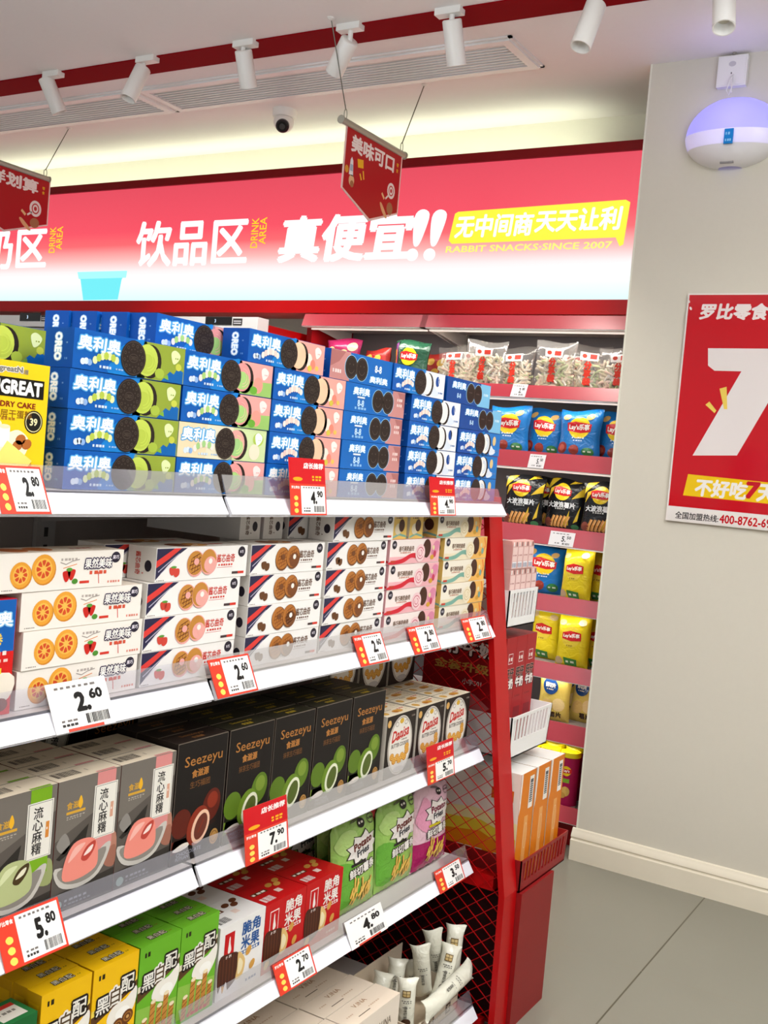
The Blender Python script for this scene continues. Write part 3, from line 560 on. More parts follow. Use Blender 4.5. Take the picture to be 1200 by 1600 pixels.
def back_tag(i, x0, x1, y0, y1, price, label):
    a, b_ = at_y(x0, y1, 3.42), at_y(x1, y0, 3.42); za, zb_ = RZ[i]; w = (b_.x-a.x)*100; d = V((0, .02, zb_-za)).normalized(); n = V((0, -(zb_-za), .02)).normalized()
    o = empty('price_tag', ((a.x+b_.x)/2, 3.42, za), label, 'price tag', 'price tags on the back shelving'); m = MB(); b0 = V((-w/200, -.002, .0))+n*.002; h = 5.0; T = .0008
    F = [b0, b0+V((w/100, 0, 0)), b0+V((w/100, 0, 0))+d*(h/100), b0+d*(h/100)]; m.grid([p-n*T for p in F]+F, [(3, 2, 1, 0), (4, 5, 6, 7), (0, 1, 5, 4), (1, 2, 6, 5), (2, 3, 7, 6), (3, 0, 4, 7)], '#f1eeee')
    A = Art(m, b0, (1, 0, 0), d, n); q, r_ = price.split('.'); A.t(q+'.', w*.58, h*.5, h*.36, '#1d1b1b', w=w*.16, bold=.03); A.t(r_, w*.78, h*.62, h*.2, '#1d1b1b', w=w*.16, bold=.03); A.barcode(w*.55, h*.1, w*.85, h*.24, '#444040', 1, 9); A.bars(w*.1, h*.82, w*.7, h*.06, '#8a8484', 1, 5); A.bars(w*.25, h*.14, w*.2, h*.08, '#8a8484', 1, 2); m.build('card', o)
back_tag(1, 797, 822, 605, 623, '2.80', 'small white price tag under the clear bags of pea crisps')
back_tag(2, 824, 851, 716, 735, '5.50', 'small white price tag under the blue chip bags')
back_tag(3, 857, 898, 828, 849, '5.50', 'small white price tag under the black chip bags')
# ---------------------------------------------------------------- printed cartons
def cookie(A, u, v, rx, ry, l=3, plain=False):
    A.e(u, v, rx, ry, '#2b211d', l, 24); A.ring(u, v, rx*.93, ry*.93, rx*.035, '#54473f', l+1, 20)
    if plain: A.ring(u, v, rx*.7, ry*.7, rx*.03, '#54473f', l+1, 18); return
    for i in range(12): t = radians(i*30+10); A.ring(u+rx*.72*cos(t), v+ry*.72*sin(t), rx*.1, ry*.1, rx*.035, '#54473f', l+1, 7)
    for i in range(12): t = radians(i*30+25); A.e(u+rx*.5*cos(t), v+ry*.5*sin(t), rx*.05, ry*.05, '#4b3f38', l+1, 6)
    A.ring(u, v, rx*.36, ry*.25, rx*.03, '#54473f', l+1, 14); A.t('OREO', u, v, ry*.2, '#54473f', l+1, w=rx*.5, bold=.02)
OL = .2
def oreo(base='#0c5cb4', kind='green', end='#0a4796', L=.198):
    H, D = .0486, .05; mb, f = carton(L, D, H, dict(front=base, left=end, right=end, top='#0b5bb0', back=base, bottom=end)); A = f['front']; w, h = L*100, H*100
    for q in ('left', 'right'):
        E = f[q]; E.t('OREO', 2.4, h*.52, 1.05, '#ffffff', 2, w=3.3, rot=-90, bold=.05, out='#9cc6ea', ow=.1); E.bars(3.6, h*.2, .5, .25, '#5c8cc6', 1, 2); E.bars(3.75, h*.6, .3, .2, '#7ba3d4', 1, 2, 4)
    T = f['top']; T.t('OREO', w*.3, 2.4, 1.6, '#e9f2fb', 1, bold=.04); T.e(w*.62, 2.4, 2, 1.6, '#2b211d', 1)
    txt = lambda u, v, hh, ww: A.t('奥利奥', u, v, hh, '#ffffff', 3, w=ww, bold=.035, out='#55aee8', ow=.09, shear=.08)
    if kind in ('mini', 'pair', 'minirev'):
        cx = .53*w if kind != 'minirev' else .32*w
        if kind == 'mini':
            A.p([(.72*w, .1), (w-.05, .1), (w-.05, h-.1), (.78*w, h-.1)], '#c98a86', 1); A.p([(.86*w, h*.95), (w-.1, h*.95), (w-.1, h*.3)], '#b06f6c', 2); A.bars(.86*w, h*.62, 1.9, .5, '#f4dad6', 3, 3); A.bars(.86*w, h*.42, 1.9, .5, '#f4dad6', 3, 3, 4)
            txt(.25*w, h*.74, 1.25, .26*w); A.t('8-8', .25*w, h*.32, 1.1, '#bfe0fa', 2, bold=.04); A.bars(.16*w, h*.1, .2*w, .4, '#8dbde8', 2, 4); A.r(.19*w, h*.5, .31*w, h*.56, '#dfe6ea', 2)
        elif kind == 'minirev':
            A.r(.02, .02, .3*w, h-.02, '#c98a86', 1); A.p([(.02, h*.98), (.02, h*.4), (.13*w, h*.62), (.22*w, h*.98)], '#b06f6c', 2); A.bars(.04*w, h*.22, 2.8, .6, '#f4dad6', 3, 4); txt(.78*w, h*.22, 1.1, .3*w); A.t('8-8', .76*w, h*.62, 1.2, '#eaf4fd', 2, bold=.04)
        else:
            A.p([(.7*w, .05), (w-.05, .05), (w-.05, h-.05), (.76*w, h-.05)], '#7cc0e6', 1); txt(.26*w, h*.72, 1.3, .3*w); A.t('8-8', .27*w, h*.3, .9, '#bfe0fa', 2, bold=.04); A.bars(.84*w, h*.5, 2.2, .5, '#d5ecf8', 2, 3)
        for c, k in ((cx, 1), (cx+.17*w, 1)):
            A.e(c, h*.5, 2.05, h*.43, '#9cd0f0', 2, 22); A.e(c, h*.5, 1.9, h*.41, '#2b211d', 3, 22); A.ring(c, h*.5, 1.75, h*.37, .1, '#54473f', 4)
            if kind != 'pair': A.ring(c, h*.5, 1.0, h*.22, .09, '#5d5048', 4, 10, 200, 340); A.e(c-.55, h*.6, .12, .14, '#5d5048', 4, 8); A.e(c+.55, h*.6, .12, .14, '#5d5048', 4, 8)
            else: A.bars(c-.8, h*.5, 1.6, .22, '#5d5048', 4, 4)
        return mb
    pal = dict(green=('#94a63a', '#c5d65a', '#b9cb4e', '#c9db5c', '#e2edb0'), pinkgreen=('#f0a7a0', '#e99b98', '#a9d27c', '#f5b9ae', '#fbe6e2'), peach=('#f2a79b', '#f7cba6', '#f7cba6', '#f9c7b4', '#fdeee6'),
               white=('#f0f1f4', '#f4f2ee', '#f4f2ee', '#d9e4f2', '#ffffff'), orig=('#1d78c8', '#f4f2ee', '#f4f2ee', '#4fa3e0', '#e8f3fc'), pale=('#cfe0a6', '#f0aaa2', '#a5cf86', '#d9e88f', '#ffffff'))[kind]
    if kind != 'pale': A.blob([(.3*w, .05), (.62*w, .05), (.62*w, h-.05), (.42*w, h*.8), (.34*w, h*.4)], '#1580d2', 1)
    A.p([(.55*w, .04), (w-.04, .04), (w-.04, h-.04), (.6*w, h-.04)], pal[0], 1)
    if kind == 'pinkgreen': A.p([(.62*w, .04), (w-.04, .04), (w-.04, h*.46), (.7*w, h*.42), (.62*w, h*.3)], '#9cc56c', 2); A.e(.83*w, h*.33, 1.15, 1.2, '#ef9d8e', 3); A.e(.78*w, h*.16, .9, .6, '#6fae3c', 4, 10)
    if kind == 'green': A.p([(.78*w, .04), (.99*w, .04), (.99*w, h*.34), (.93*w, h*.42), (.9*w, h*.24), (.86*w, h*.3)], '#0f63ae', 2); A.p([(.8*w, .5), (.85*w, .3), (.84*w, 1.0)], '#7fb23a', 3); A.e(.76*w, h*.2, .9, .7, '#a9bf45', 3, 10); A.e(.94*w, h*.45, .6, .5, '#c9cf4e', 3, 9)
    if kind == 'peach': A.e(.78*w, h*.42, 1.0, 1.1, '#fbe4d6', 2); A.e(.84*w, h*.3, .7, .8, '#f08a76', 3); A.e(.8*w, h*.16, .6, .5, '#d9c54a', 4, 10); A.e(.9*w, h*.2, .5, .4, '#f3c45e', 4, 9)
    if kind in ('white', 'orig'): A.e(.85*w, h*.66, .8, 1.0, '#1b4d9a' if kind == 'white' else '#e5c98e', 3, 14); A.blob([(.76*w, .2), (.86*w, .4), (.9*w, 1.2), (.84*w, 1.5), (.78*w, 2.2), (.74*w, 1.0)], '#dfe8f4', 2); A.bars(.88*w, h*.2, 1.8, .3, '#5a7fb8', 3, 3)
    if kind != 'orig': A.blob([(.86*w, h*.8), (.9*w, h*.9), (.95*w, h*.78), (.93*w, h*.6), (.885*w, h*.52)], pal[4], 3); A.bars(.9*w, h*.66, .7, .18, pal[0], 4, 2)
    if kind == 'pale': A.r(.02, .02, .3*w, h-.02, '#ecd9b2', 1); A.r(.3*w, .02, .6*w, h-.02, '#e8e0c4', 1); A.e(.86*w, h*.3, 1.3, 1.2, '#f3e3c8', 3); A.e(.9*w, h*.7, 1.3, 1.0, '#b6cf5c', 2)
    A.e(.668*w, h*.48, 2.05, h*.455, '#2b211d', 2, 22); A.e(.635*w, h*.5, 2.0, h*.43, pal[1], 3, 22); A.e(.635*w, h*.4, 1.75, h*.27, pal[2], 4, 18)
    A.ring(.64*w, h*.49, 1.45, h*.28, .09, pal[3], 5, 14, -90, 90); A.ring(.64*w, h*.49, 1.0, h*.2, .08, pal[3], 5, 12, -90, 90)
    cookie(A, .508*w, h*.49, 2.22, h*.47, 6)
    txt(.213*w, h*.68, 1.75, .352*w)
    rib = pal[2] if kind in ('green', 'pinkgreen', 'pale') else '#f3d3c9'
    for i in range(7): u = .18*w+i*.6; A.e(u, h*(.28+.012*i*(7-i)), .42, .5, rib if i % 2 else '#e3eeb0' if kind == 'green' else '#f6e6dc', 4+(i % 2), 10)
    for i in range(3): A.e(.1*w-.4+i*.55, h*.2+.1*(i % 2), .42, .42, '#dbe9f8' if i < 2 else '#8fb4e6', 4, 9)
    A.bars(.22*w, h*.1, 2.2, .32, '#cfe1f4', 4, 4); A.bars(.36*w, h*.11, 1.4, .2, '#9fc2e8', 4, 3)
    return mb
def cake_box():
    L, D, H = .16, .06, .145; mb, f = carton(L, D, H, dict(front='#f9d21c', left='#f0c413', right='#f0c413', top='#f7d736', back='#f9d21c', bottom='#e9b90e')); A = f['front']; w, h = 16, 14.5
    A.t('TangreatN', 9.5, h*.93, .8, '#8a8378', 2, w=5, bold=.05, out='#f2f0e6', ow=.1); A.t('涂层', 12.3, h*.925, .55, '#8a8378', 2, bold=.03)
    A.r(1.2, h*.72, 15.3, h*.87, '#17140f', 2); A.t('CENCENGREAT', 8.25, h*.795, 1.5, '#fdfcf6', 3, w=13.4, bold=.06); A.t('COATED DRY CAKE', 9.4, h*.66, .62, '#8a2a12', 2, w=9.6, bold=.04)
    A.t('涂层干蛋糕', 11, h*.585, .95, '#8a5a12', 2, w=5.6, bold=.01); A.bars(7.5, h*.535, 4, .3, '#b07a20', 2, 8)
    A.e(14.1, h*.535, 1.35, 1.35, '#1c1a18', 2, 20); A.ring(14.1, h*.535, 1.2, 1.2, .12, '#d9cf9a', 3); A.t('39', 14.1, h*.535, .8, '#f3e9b8', 3, bold=.04)
    A.blob([(4.5, 6.4), (6, 5.6), (8, 6.3), (9.4, 7.6), (10, 6.2), (12, 6.7), (13.6, 5.5), (12.8, 3.5), (10, 2.4), (6, 2.6), (4, 4)], '#fbf3d2', 2); A.r(9.2, 4.6, 10.8, 7.0, '#fffdf2', 3); A.e(10, 7, .8, .25, '#f0e6c0', 4, 12)
    for u, v in ((12.4, 5.6), (13.3, 5.1), (12.0, 4.9)): A.e(u, v, .75, .6, '#b8692f', 3, 12, 20)
    A.line([(7.4, 6.8), (8.4, 5)], .12, '#b98b2a', 3)
    for (u, v, k) in ((5.6, 1.0, .9), (10.4, .8, 1.12)):
        A.p([(u-2.2*k, v+.5), (u+1.6*k, v-.3), (u+3.4*k, v+1.8), (u+3.3*k, v+2.3), (u-.2*k, v+3.0)], '#d99712', 4); A.p([(u-2.2*k, v+1.0), (u+1.7*k, v+.2), (u+3.4*k, v+2.4), (u+.1*k, v+4.1*k)], '#fde97a', 5)
    return mb
def fruit_biscuit():
    L, D, H = .2, .052, .047; mb, f = carton(L, D, H, dict(front='#f6efe6', left='#f2eae0', right='#f2eae0', top='#e9dccb', back='#f6efe6', bottom='#e8e0d6')); A = f['front']; w, h = 20, 4.7
    for u, v, r in ((3.3, h*.45, 1.55), (6.7, h*.57, 1.8)):
        A.e(u+.15, v-.15, r*1.02, r*1.02, '#d98a2a', 1, 24); A.e(u, v, r, r, '#f0a63a', 2, 24); A.e(u, v, r*.74, r*.74, '#f6bf55', 3, 20)
        for i in range(8): t = radians(45*i); A.blob([(u+r*.2*cos(t), v+r*.2*sin(t)), (u+r*.58*cos(t+.28), v+r*.58*sin(t+.28)), (u+r*.62*cos(t-.28), v+r*.62*sin(t-.28))], '#d9512a', 4, 2)
    A.line([(9.3, h*.72), (10.2, h*.66), (11.2, h*.74), (12.4, h*.78)], .12, '#a59a92', 1); A.bars(9.4, h*.76, 2.8, .3, '#b9aea6', 1, 5); A.line([(9.8, h*.56), (12, h*.66)], .1, '#e88a3a', 1)
    for u, v in ((10.4, h*.36), (11.2, h*.4)): A.blob([(u-.6, v+.5), (u+.6, v+.5), (u+.4, v-.4), (u, v-.8), (u-.4, v-.4)], '#cf2a22', 2)
    A.e(11.8, h*.2, .5, .35, '#4f8f34', 3, 10); A.e(10.8, h*.52, .5, .25, '#5f9f3c', 3, 10); A.r(12.6, h*.13, 14.2, h*.2, '#d83a2c', 2)
    A.t('果然美味', 15.6, h*.66, 1.25, '#fdf8f2', 4, w=4.6, bold=.03, out='#3d3350', ow=.13, shear=.05); A.line([(15.7, h*.42), (15.9, h*.1)], .12, '#d83a2c', 1); A.bars(14.2, h*.36, 3.2, .45, '#d8563c', 2, 4); A.bars(17.4, h*.1, 2.3, .28, '#e08a78', 1, 5)
    A.e(18.6, h*.8, .8, .72, '#2b2636', 2); A.t('果巧', 18.6, h*.8, .5, '#f1eaf4', 3, bold=.02); A.bars(.7, h*.06, 1.6, .12, '#8a7f78', 1, 6)
    T = f['top']; T.e(4, 2.6, 2, 1.7, '#c9703a', 1); T.e(8, 2.8, 2, 1.6, '#cf7a40', 1); T.bars(13, 2.2, 4, .8, '#b3564a', 1, 4)
    return mb
def sandwich_cookie(kind):
    L, D, H = .198, .052, .047; c = dict(straw=('#d5483c', '#f0aba2', '#c98a3e', '#7a3f22'), choc=('#6b4a35', '#7a4a2a', '#b87434', '#8a4a20'))[kind]
    mb, f = carton(L, D, H, dict(front='#f5f2ee', left='#f2eee8', right='#f2eee8', top='#efe8df', back='#f5f2ee', bottom='#e4ded6')); A = f['front']; w, h = 19.8, 4.7
    A.p([(.08, .3), (.08, h-.08), (6.2, h-.08), (4.4, h*.78), (2.4, h*.48)], '#2f2c4a', 1); A.p([(.08, h*.42), (.08, h*.62), (3.6, h-.08), (5.0, h-.08), (2.4, h*.66)], '#e0403a', 2); A.line([(.5, h*.3), (2.4, h*.55), (4.6, h*.82)], .16, '#b9b4c9', 3); A.line([(1.0, h*.24), (2.9, h*.52)], .1, '#d9d5e2', 3)
    for u, v in ((3.4, h*.3), (4.2, h*.24)): A.blob([(u-.6, v+.5), (u+.5, v+.6), (u+.6, v-.2), (u, v-.6), (u-.5, v-.3)], c[0] if kind == 'straw' else '#6a4428', 3)
    if kind == 'straw': A.e(3.6, h*.42, .6, .18, '#5c9a3c', 4, 8)
    for i, u in enumerate((8.1, 10.9)):
        v = h*(.49+.04*i); A.e(u, v, 1.85, 1.9, c[1], 4+3*i, 22); A.e(u-.1, v+.1, 1.7, 1.72, c[2], 5+3*i, 22)
        if i == 0 or kind == 'choc':
            for j in range(-2, 3): A.line([(u-1.3+abs(j)*.25, v+j*.55-.25), (u+1.3-abs(j)*.25, v+j*.55+.35)], .13, c[3], 6+3*i)
            for j in range(-2, 3): A.line([(u+j*.55-.2, v-1.3+abs(j)*.25), (u+j*.55+.2, v+1.3-abs(j)*.25)], .1, c[3], 6+3*i)
        if i == 1: A.e(u+.3, v-.4, 1.35, 1.2, c[1], 9, 16); A.e(u+.3, v+.1, .42, .42, '#f7f2ea', 10, 10)
        else: A.e(u+.1, v+.3, .55, .5, c[1], 8, 12)
    A.t('酱芯曲奇', 14.8, h*.62, 1.2, c[0], 2, w=4.1, bold=.02); A.bars(13.2, h*.38, 3.4, .28, c[0], 1, 6); A.line([(12.9, h*.33), (16.4, h*.33)], .06, c[0], 1)
    A.e(18.4, h*.8, .85, .8, '#2c2632', 2); A.t('R巧', 18.4, h*.8, .45, '#f1eaf4', 3, bold=.02); A.r(16.4, h*.1, 17.8, h*.18, '#4a3a3a', 2); A.r(17.8, h*.1, 19.2, h*.18, '#d83a2c', 2); A.bars(.3, h*.03, 1.6, .12, '#8a7f78', 1, 5)
    for q in ('left', 'right'):
        E = f[q]; E.t('酱芯曲奇', 1.9, h*.5, .9, c[0], 1, w=3.2, rot=-90, bold=.02); E.e(3.8, h*.45, .65, .8, '#2c2632', 1); E.bars(2.7, h*.2, .3, .2, c[0], 1, 2)
    T = f['top']; T.e(7, 2.6, 2.2, 1.7, c[3], 1); T.e(10.5, 2.6, 2.2, 1.7, c[2], 1); T.e(10.6, 2.5, .5, .4, '#f4eee6', 2); T.bars(13, 2.2, 4, .9, c[0], 1, 4)
    return mb
def swirl_cookie(kind):
    L, D, H = .196, .052, .047; c = dict(pink=('#f0b4ba', '#d9283a', '#f6d2d4', '#c94f6a'), cream=('#f0e2c2', '#7fb3a2', '#f3e6c8', '#eda23a'))[kind]
    mb, f = carton(L, D, H, dict(front='#f6e9e4' if kind == 'pink' else '#f6eedc', left=c[0] if kind == 'pink' else '#efc96a', right=c[0] if kind == 'pink' else '#efc96a', top=c[0] if kind == 'pink' else '#efc878', back=c[0], bottom=c[0])); A = f['front']; w, h = 19.6, 4.7
    A.p([(.05, .05), (w-.05, .05), (w-.05, h-.05), (w*.72, h-.05), (w*.5, h*.3), (.05, h*.32)], c[0], 1)
    if kind == 'cream': A.p([(w*.62, .05), (w-.05, .05), (w-.05, h-.05), (w*.74, h-.05)], '#f3bc62', 2)
    A.blob([(.1, h*.12), (4.5, h*.22), (8, h*.42), (10.5, h*.4), (10.4, h*.22), (8, h*.24), (5, h*.05), (.1, .1)], c[1], 3)
    if kind == 'pink': A.blob([(w*.82, h*.5), (w*.9, h*.9), (w*.99, h*.8), (w*.95, h*.4), (w*.86, h*.3)], '#e08aa8', 3)
    else: A.line([(w*.93, h*.95), (w*.97, h*.6), (w*.9, h*.2)], .5, '#e8823a', 3)
    A.e(14.2, h*.6, 1.6, 1.85, '#4a281c', 5, 20); A.e(11.6, h*.42, 1.9, 1.75, c[2], 6, 22); A.ring(11.6, h*.42, 1.35, 1.2, .16, c[3] if kind == 'pink' else '#d9c48e', 7, 16, 20, 330); A.ring(11.6, h*.42, .75, .65, .14, c[3] if kind == 'pink' else '#d9c48e', 7, 12, 160, 440)
    A.e(16.6, h*.22, .8, .5, '#d9a23a', 5, 10); A.e(17.6, h*.35, .6, .7, '#7aa8a0' if kind == 'cream' else '#c9405e', 5, 10); A.e(16.9, h*.62, .5, .5, '#e7d9a6', 5, 9)
    A.t('香巧美奶曲奇', 6.2, h*.63, 1.0, '#7a5a44', 3, w=5.8, bold=.02); A.bars(4, h*.44, 4, .25, '#c98a70', 3, 6); A.e(1.5, h*.8, .85, .8, '#2c2632', 3); A.t('R巧', 1.5, h*.8, .45, '#f1eaf4', 4, bold=.02); A.r(.5, h*.08, 2.2, h*.17, '#c9402c', 4)
    for q in ('left', 'right'): E = f[q]; E.e(2.0, h*.4, 1.2, 1.1, c[2], 1); E.e(3.2, h*.55, 1.1, 1.2, '#4a281c', 2); E.bars(1, h*.82, 2.6, .3, '#7a5a44', 1, 4); E.line([(.2, .3), (2.5, .9), (5, .5)], .4, c[1], 1)
    T = f['top']; T.e(11, 2.6, 2, 1.6, '#4a281c', 1); T.bars(3, 2.2, 5, .8, '#7a5a44', 1, 5); return mb
def roll_box():
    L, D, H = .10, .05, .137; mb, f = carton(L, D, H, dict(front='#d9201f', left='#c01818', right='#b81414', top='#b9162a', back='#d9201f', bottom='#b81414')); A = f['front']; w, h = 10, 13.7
    A.r(.05, h*.55, w-.05, h-.05, '#1560b4', 1); A.t('奥利奥', 6, h*.83, 1.7, '#ffffff', 3, w=7, bold=.03, out='#7cc0ee', ow=.08); A.t('脆卷', 6.8, h*.66, 1.4, '#f4cf52', 2, bold=.03); A.bars(5.2, h*.52, 4, .5, '#f6e4da', 2, 5); A.e(3.6, h*.5, 1.2, .9, '#f5d8d0', 2); A.bars(5, h*.46, 4.5, .35, '#f3c7bf', 2, 5)
    A.r(3, h*.36, 8.4, h*.41, '#f2d43a', 2); A.blob([(.2, h*.34), (9.6, h*.36), (9.7, h*.14), (6, h*.1), (.2, h*.16)], '#f3e9d8', 1)
    for i in range(4): A.e(5+i*1.2, h*.09, 1.0, .8, '#7a3320', 3, 12)
    return mb
def mochi_box(kind):
    L, D, H = .108, .039, .172; c = dict(pink=('#dd8f8c', '#f08f80', '#f7b8ac'), green=('#7cae22', '#b9c28a', '#d9e0b0'))[kind]
    mb, f = carton(L, D, H, dict(front='#5d5650', left='#8a4a44' if kind == 'pink' else '#50452e', right='#4d4640', top='#efe0c8', back='#5d5650', bottom='#3a352f')); A = f['front']; w, h = 10.8, 17.2
    A.p([(.03, h*.55), (w-.03, h*.8), (w-.03, h-.03), (.03, h-.03)], '#777068', 1); A.p([(.03, h*.02), (w-.03, h*.02), (w-.03, h*.2), (.03, h*.14)], '#39342f', 1); A.p([(.4, h*.42), (5.6, h*.62), (5.2, h*.5), (1, h*.4)], '#2e2a26', 2); A.blob([(.3, h*.52), (1.6, h*.6), (2.6, h*.5), (1.6, h*.44)], '#8f8a84', 2)
    if kind == 'pink': A.blob([(7.2, h*.42), (9, h*.5), (10.7, h*.47), (10.7, h*.28), (8.2, h*.3)], '#b8806c', 2); A.blob([(8.6, h*.34), (10.7, h*.38), (10.7, h*.22), (9, h*.24)], '#a06a58', 3)
    else: A.blob([(7.6, h*.4), (9.4, h*.46), (10.7, h*.42), (10.7, h*.26), (8.4, h*.28)], '#9aa36c', 2)
    A.r(6.6, h*.36, 9.9, h-.05, c[0], 3) if kind == 'pink' else A.p([(6.6, h*.36), (8.2, h*.4), (9.9, h*.36), (9.9, h-.05), (6.6, h-.05)], c[0], 3)
    A.r(6.2, h*.48, 10.3, h*.9, '#ede9df', 4); A.r(6.4, h*.488, 10.1, h*.892, '#3b3733', 5); A.r(6.46, h*.491, 10.04, h*.889, '#ede9df', 6)
    A.col('流心麻糬', 7.9, h*.82, 1.45, h*.088, '#2a2725', 7, bold=.015); A.r(9.2, h*.62, 9.75, h*.74, '#d9a48a' if kind == 'pink' else '#d98a3a', 7); A.bars(9.3, h*.68, .35, .3, '#f4e3d8', 8, 1)
    A.t('食滋', 2.6, h*.8, .95, '#d9a63a', 2, bold=.02); A.blob([(3.5, h*.8), (3.9, h*.86), (4.3, h*.8), (3.9, h*.76)], '#f0b62e', 2); A.r(1.6, h*.735, 4.8, h*.755, '#d9a63a', 2); A.bars(1.7, h*.71, 3.2, .14, '#b9b0a4', 2, 6); A.bars(1.7, h*.695, 2.6, .12, '#b9b0a4', 2, 6, 4)
    B = Art(mb, (-L/2, 0, .004), (1, 0, 0), (0, 0, 1.36), (0, -1, 0))
    B.blob([(.3, h*.24), (1.2, h*.13), (4.4, h*.09), (8, h*.13), (9.8, h*.27), (8.8, h*.29), (5, h*.2)], '#c9c4bc', 4); B.blob([(.8, h*.22), (2, h*.14), (5, h*.115), (7.6, h*.15), (9.0, h*.27), (5, h*.24)], '#8e8880', 5)
    B.blob([(1.7, h*.16), (1.9, h*.27), (3.2, h*.35), (5.4, h*.36), (7.0, h*.33), (7.6, h*.24), (7.2, h*.17), (4.4, h*.14)], c[1], 6); B.blob([(2.4, h*.25), (3.4, h*.325), (5.2, h*.335), (4.0, h*.29)], c[2], 7)
    B.blob([(4.6, h*.25), (5.4, h*.31), (6.9, h*.33), (6.8, h*.28), (5.6, h*.23)], '#c0453a' if kind == 'pink' else '#4a3a1e', 7); B.blob([(5.0, h*.262), (5.8, h*.3), (6.6, h*.31), (6.2, h*.275)], '#fbe3dc' if kind == 'pink' else '#e9e4c8', 8, 3)
    A.e(1.2, h*.055, .7, .62, '#8ea39a', 3, 14); A.bars(2.3, h*.065, 4, .3, '#8f8f92', 3, 5); A.bars(2.3, h*.035, 4.6, .2, '#7d7d80', 3, 7)
    T = f['top']; T.r(6.6, .05, 9.9, .5, c[0], 1); T.barcode(1.0, 1.2, 5, 3.0, '#4a4038', 1, 16); T.r(6.2, 1.6, 6.5, 2.4, '#c9b8a0', 1); return mb
def choc_box(kind):
    L, D, H = .112, .04, .180; c = dict(brown=('#5e1f14', '#8a2f1c', '#f0c3a6', '#6b3328', '#2a1512'), green=('#5c7a22', '#4b6a1a', '#e9ecd0', '#56642a', '#1b2210'))[kind]
    mb, f = carton(L, D, H, dict(front='#1b1716', left='#241c1a', right='#1b1716', top='#2b211d' if kind == 'brown' else '#2c2a1e', back='#1b1716', bottom='#151110')); A = f['front']; w, h = 11.2, 18.0
    A.line([(.05, .05), (.05, h-.05)], .1, '#6d6258', 1); A.line([(w-.05, .05), (w-.05, h-.05)], .1, '#6d6258', 1); A.line([(.05, h-.05), (w-.05, h-.05)], .1, '#7c6f62', 1)
    A.p([(.1, h*.1), (w*.9, h*.26), (w*.1, h*.34)], c[4], 1); A.p([(.1, h*.09), (w*.4, h*.14), (w*.72, h*.2), (.1, h*.2)], c[0] if kind == 'brown' else '#6f8a2a', 1)
    A.t('Seezeyu', 5.9, h*.82, 2.0, '#b5793c', 2, w=8.4, bold=.005); A.t('食滋源', 5.3, h*.72, 1.15, '#b5793c', 2, w=3.7, bold=.04); A.t('生巧福团' if kind == 'brown' else '抹茶生巧福团', 5.4, h*.63, 1.0, '#7c5230', 2, w=4.4 if kind == 'brown' else 5.2, bold=.01)
    A.e(1.9, h*.33, 2.1, h*.12, c[0], 2, 22, -20); A.e(8.4, h*.41, 2.0, h*.14, c[0], 2, 22, -18); A.e(8.6, h*.45, 1.2, h*.07, c[1] if kind == 'brown' else '#7c9636', 3, 18, -18)
    A.e(5.6, h*.27, 2.3, h*.165, c[1] if kind == 'brown' else '#6a8a26', 4, 24, -22); A.e(6.2, h*.255, 1.85, h*.142, c[2], 5, 24, -24); A.e(6.25, h*.255, 1.3, h*.112, c[3], 6, 22, -24); A.line([(5.7, h*.21), (6.8, h*.31)], .2, c[1], 7)
    A.blob([(.4, h*.125), (2.4, h*.16), (4, h*.15), (3.4, h*.115), (1.4, h*.105)], '#e6dcd0', 3); A.e(9.5, h*.125, 1.0, 1.2, '#b98a4a', 4, 18); A.ring(9.5, h*.125, .75, .9, .12, '#7c5624', 5)
    A.t('CHOCOLATE' if kind == 'brown' else 'MATCHA', 3.6 if kind == 'green' else 4, h*.075, .55, '#8f8f9a', 2, w=5.4 if kind == 'brown' else 3.6); A.t('FUTUAN' if kind == 'brown' else 'CHOCOLATE', 2.6 if kind == 'brown' else 3.8, h*.04, .5, '#8f8f9a', 2)
    T = f['top']; g = '#8a5c34' if kind == 'brown' else '#b79a2c'; T.t('Seezeyu', 5.6, 2.5, .95, g, 1, w=5); T.t('食滋源', 5.6, 1.25, .8, g, 1, bold=.04); T.line([(.05, .05), (w-.05, .05)], .1, '#7c6f62', 1); T.line([(w-.06, .05), (w-.06, 3.95)], .1, '#6d6258', 1); T.line([(.06, .05), (.06, 3.95)], .08, '#5d5248', 1); return mb
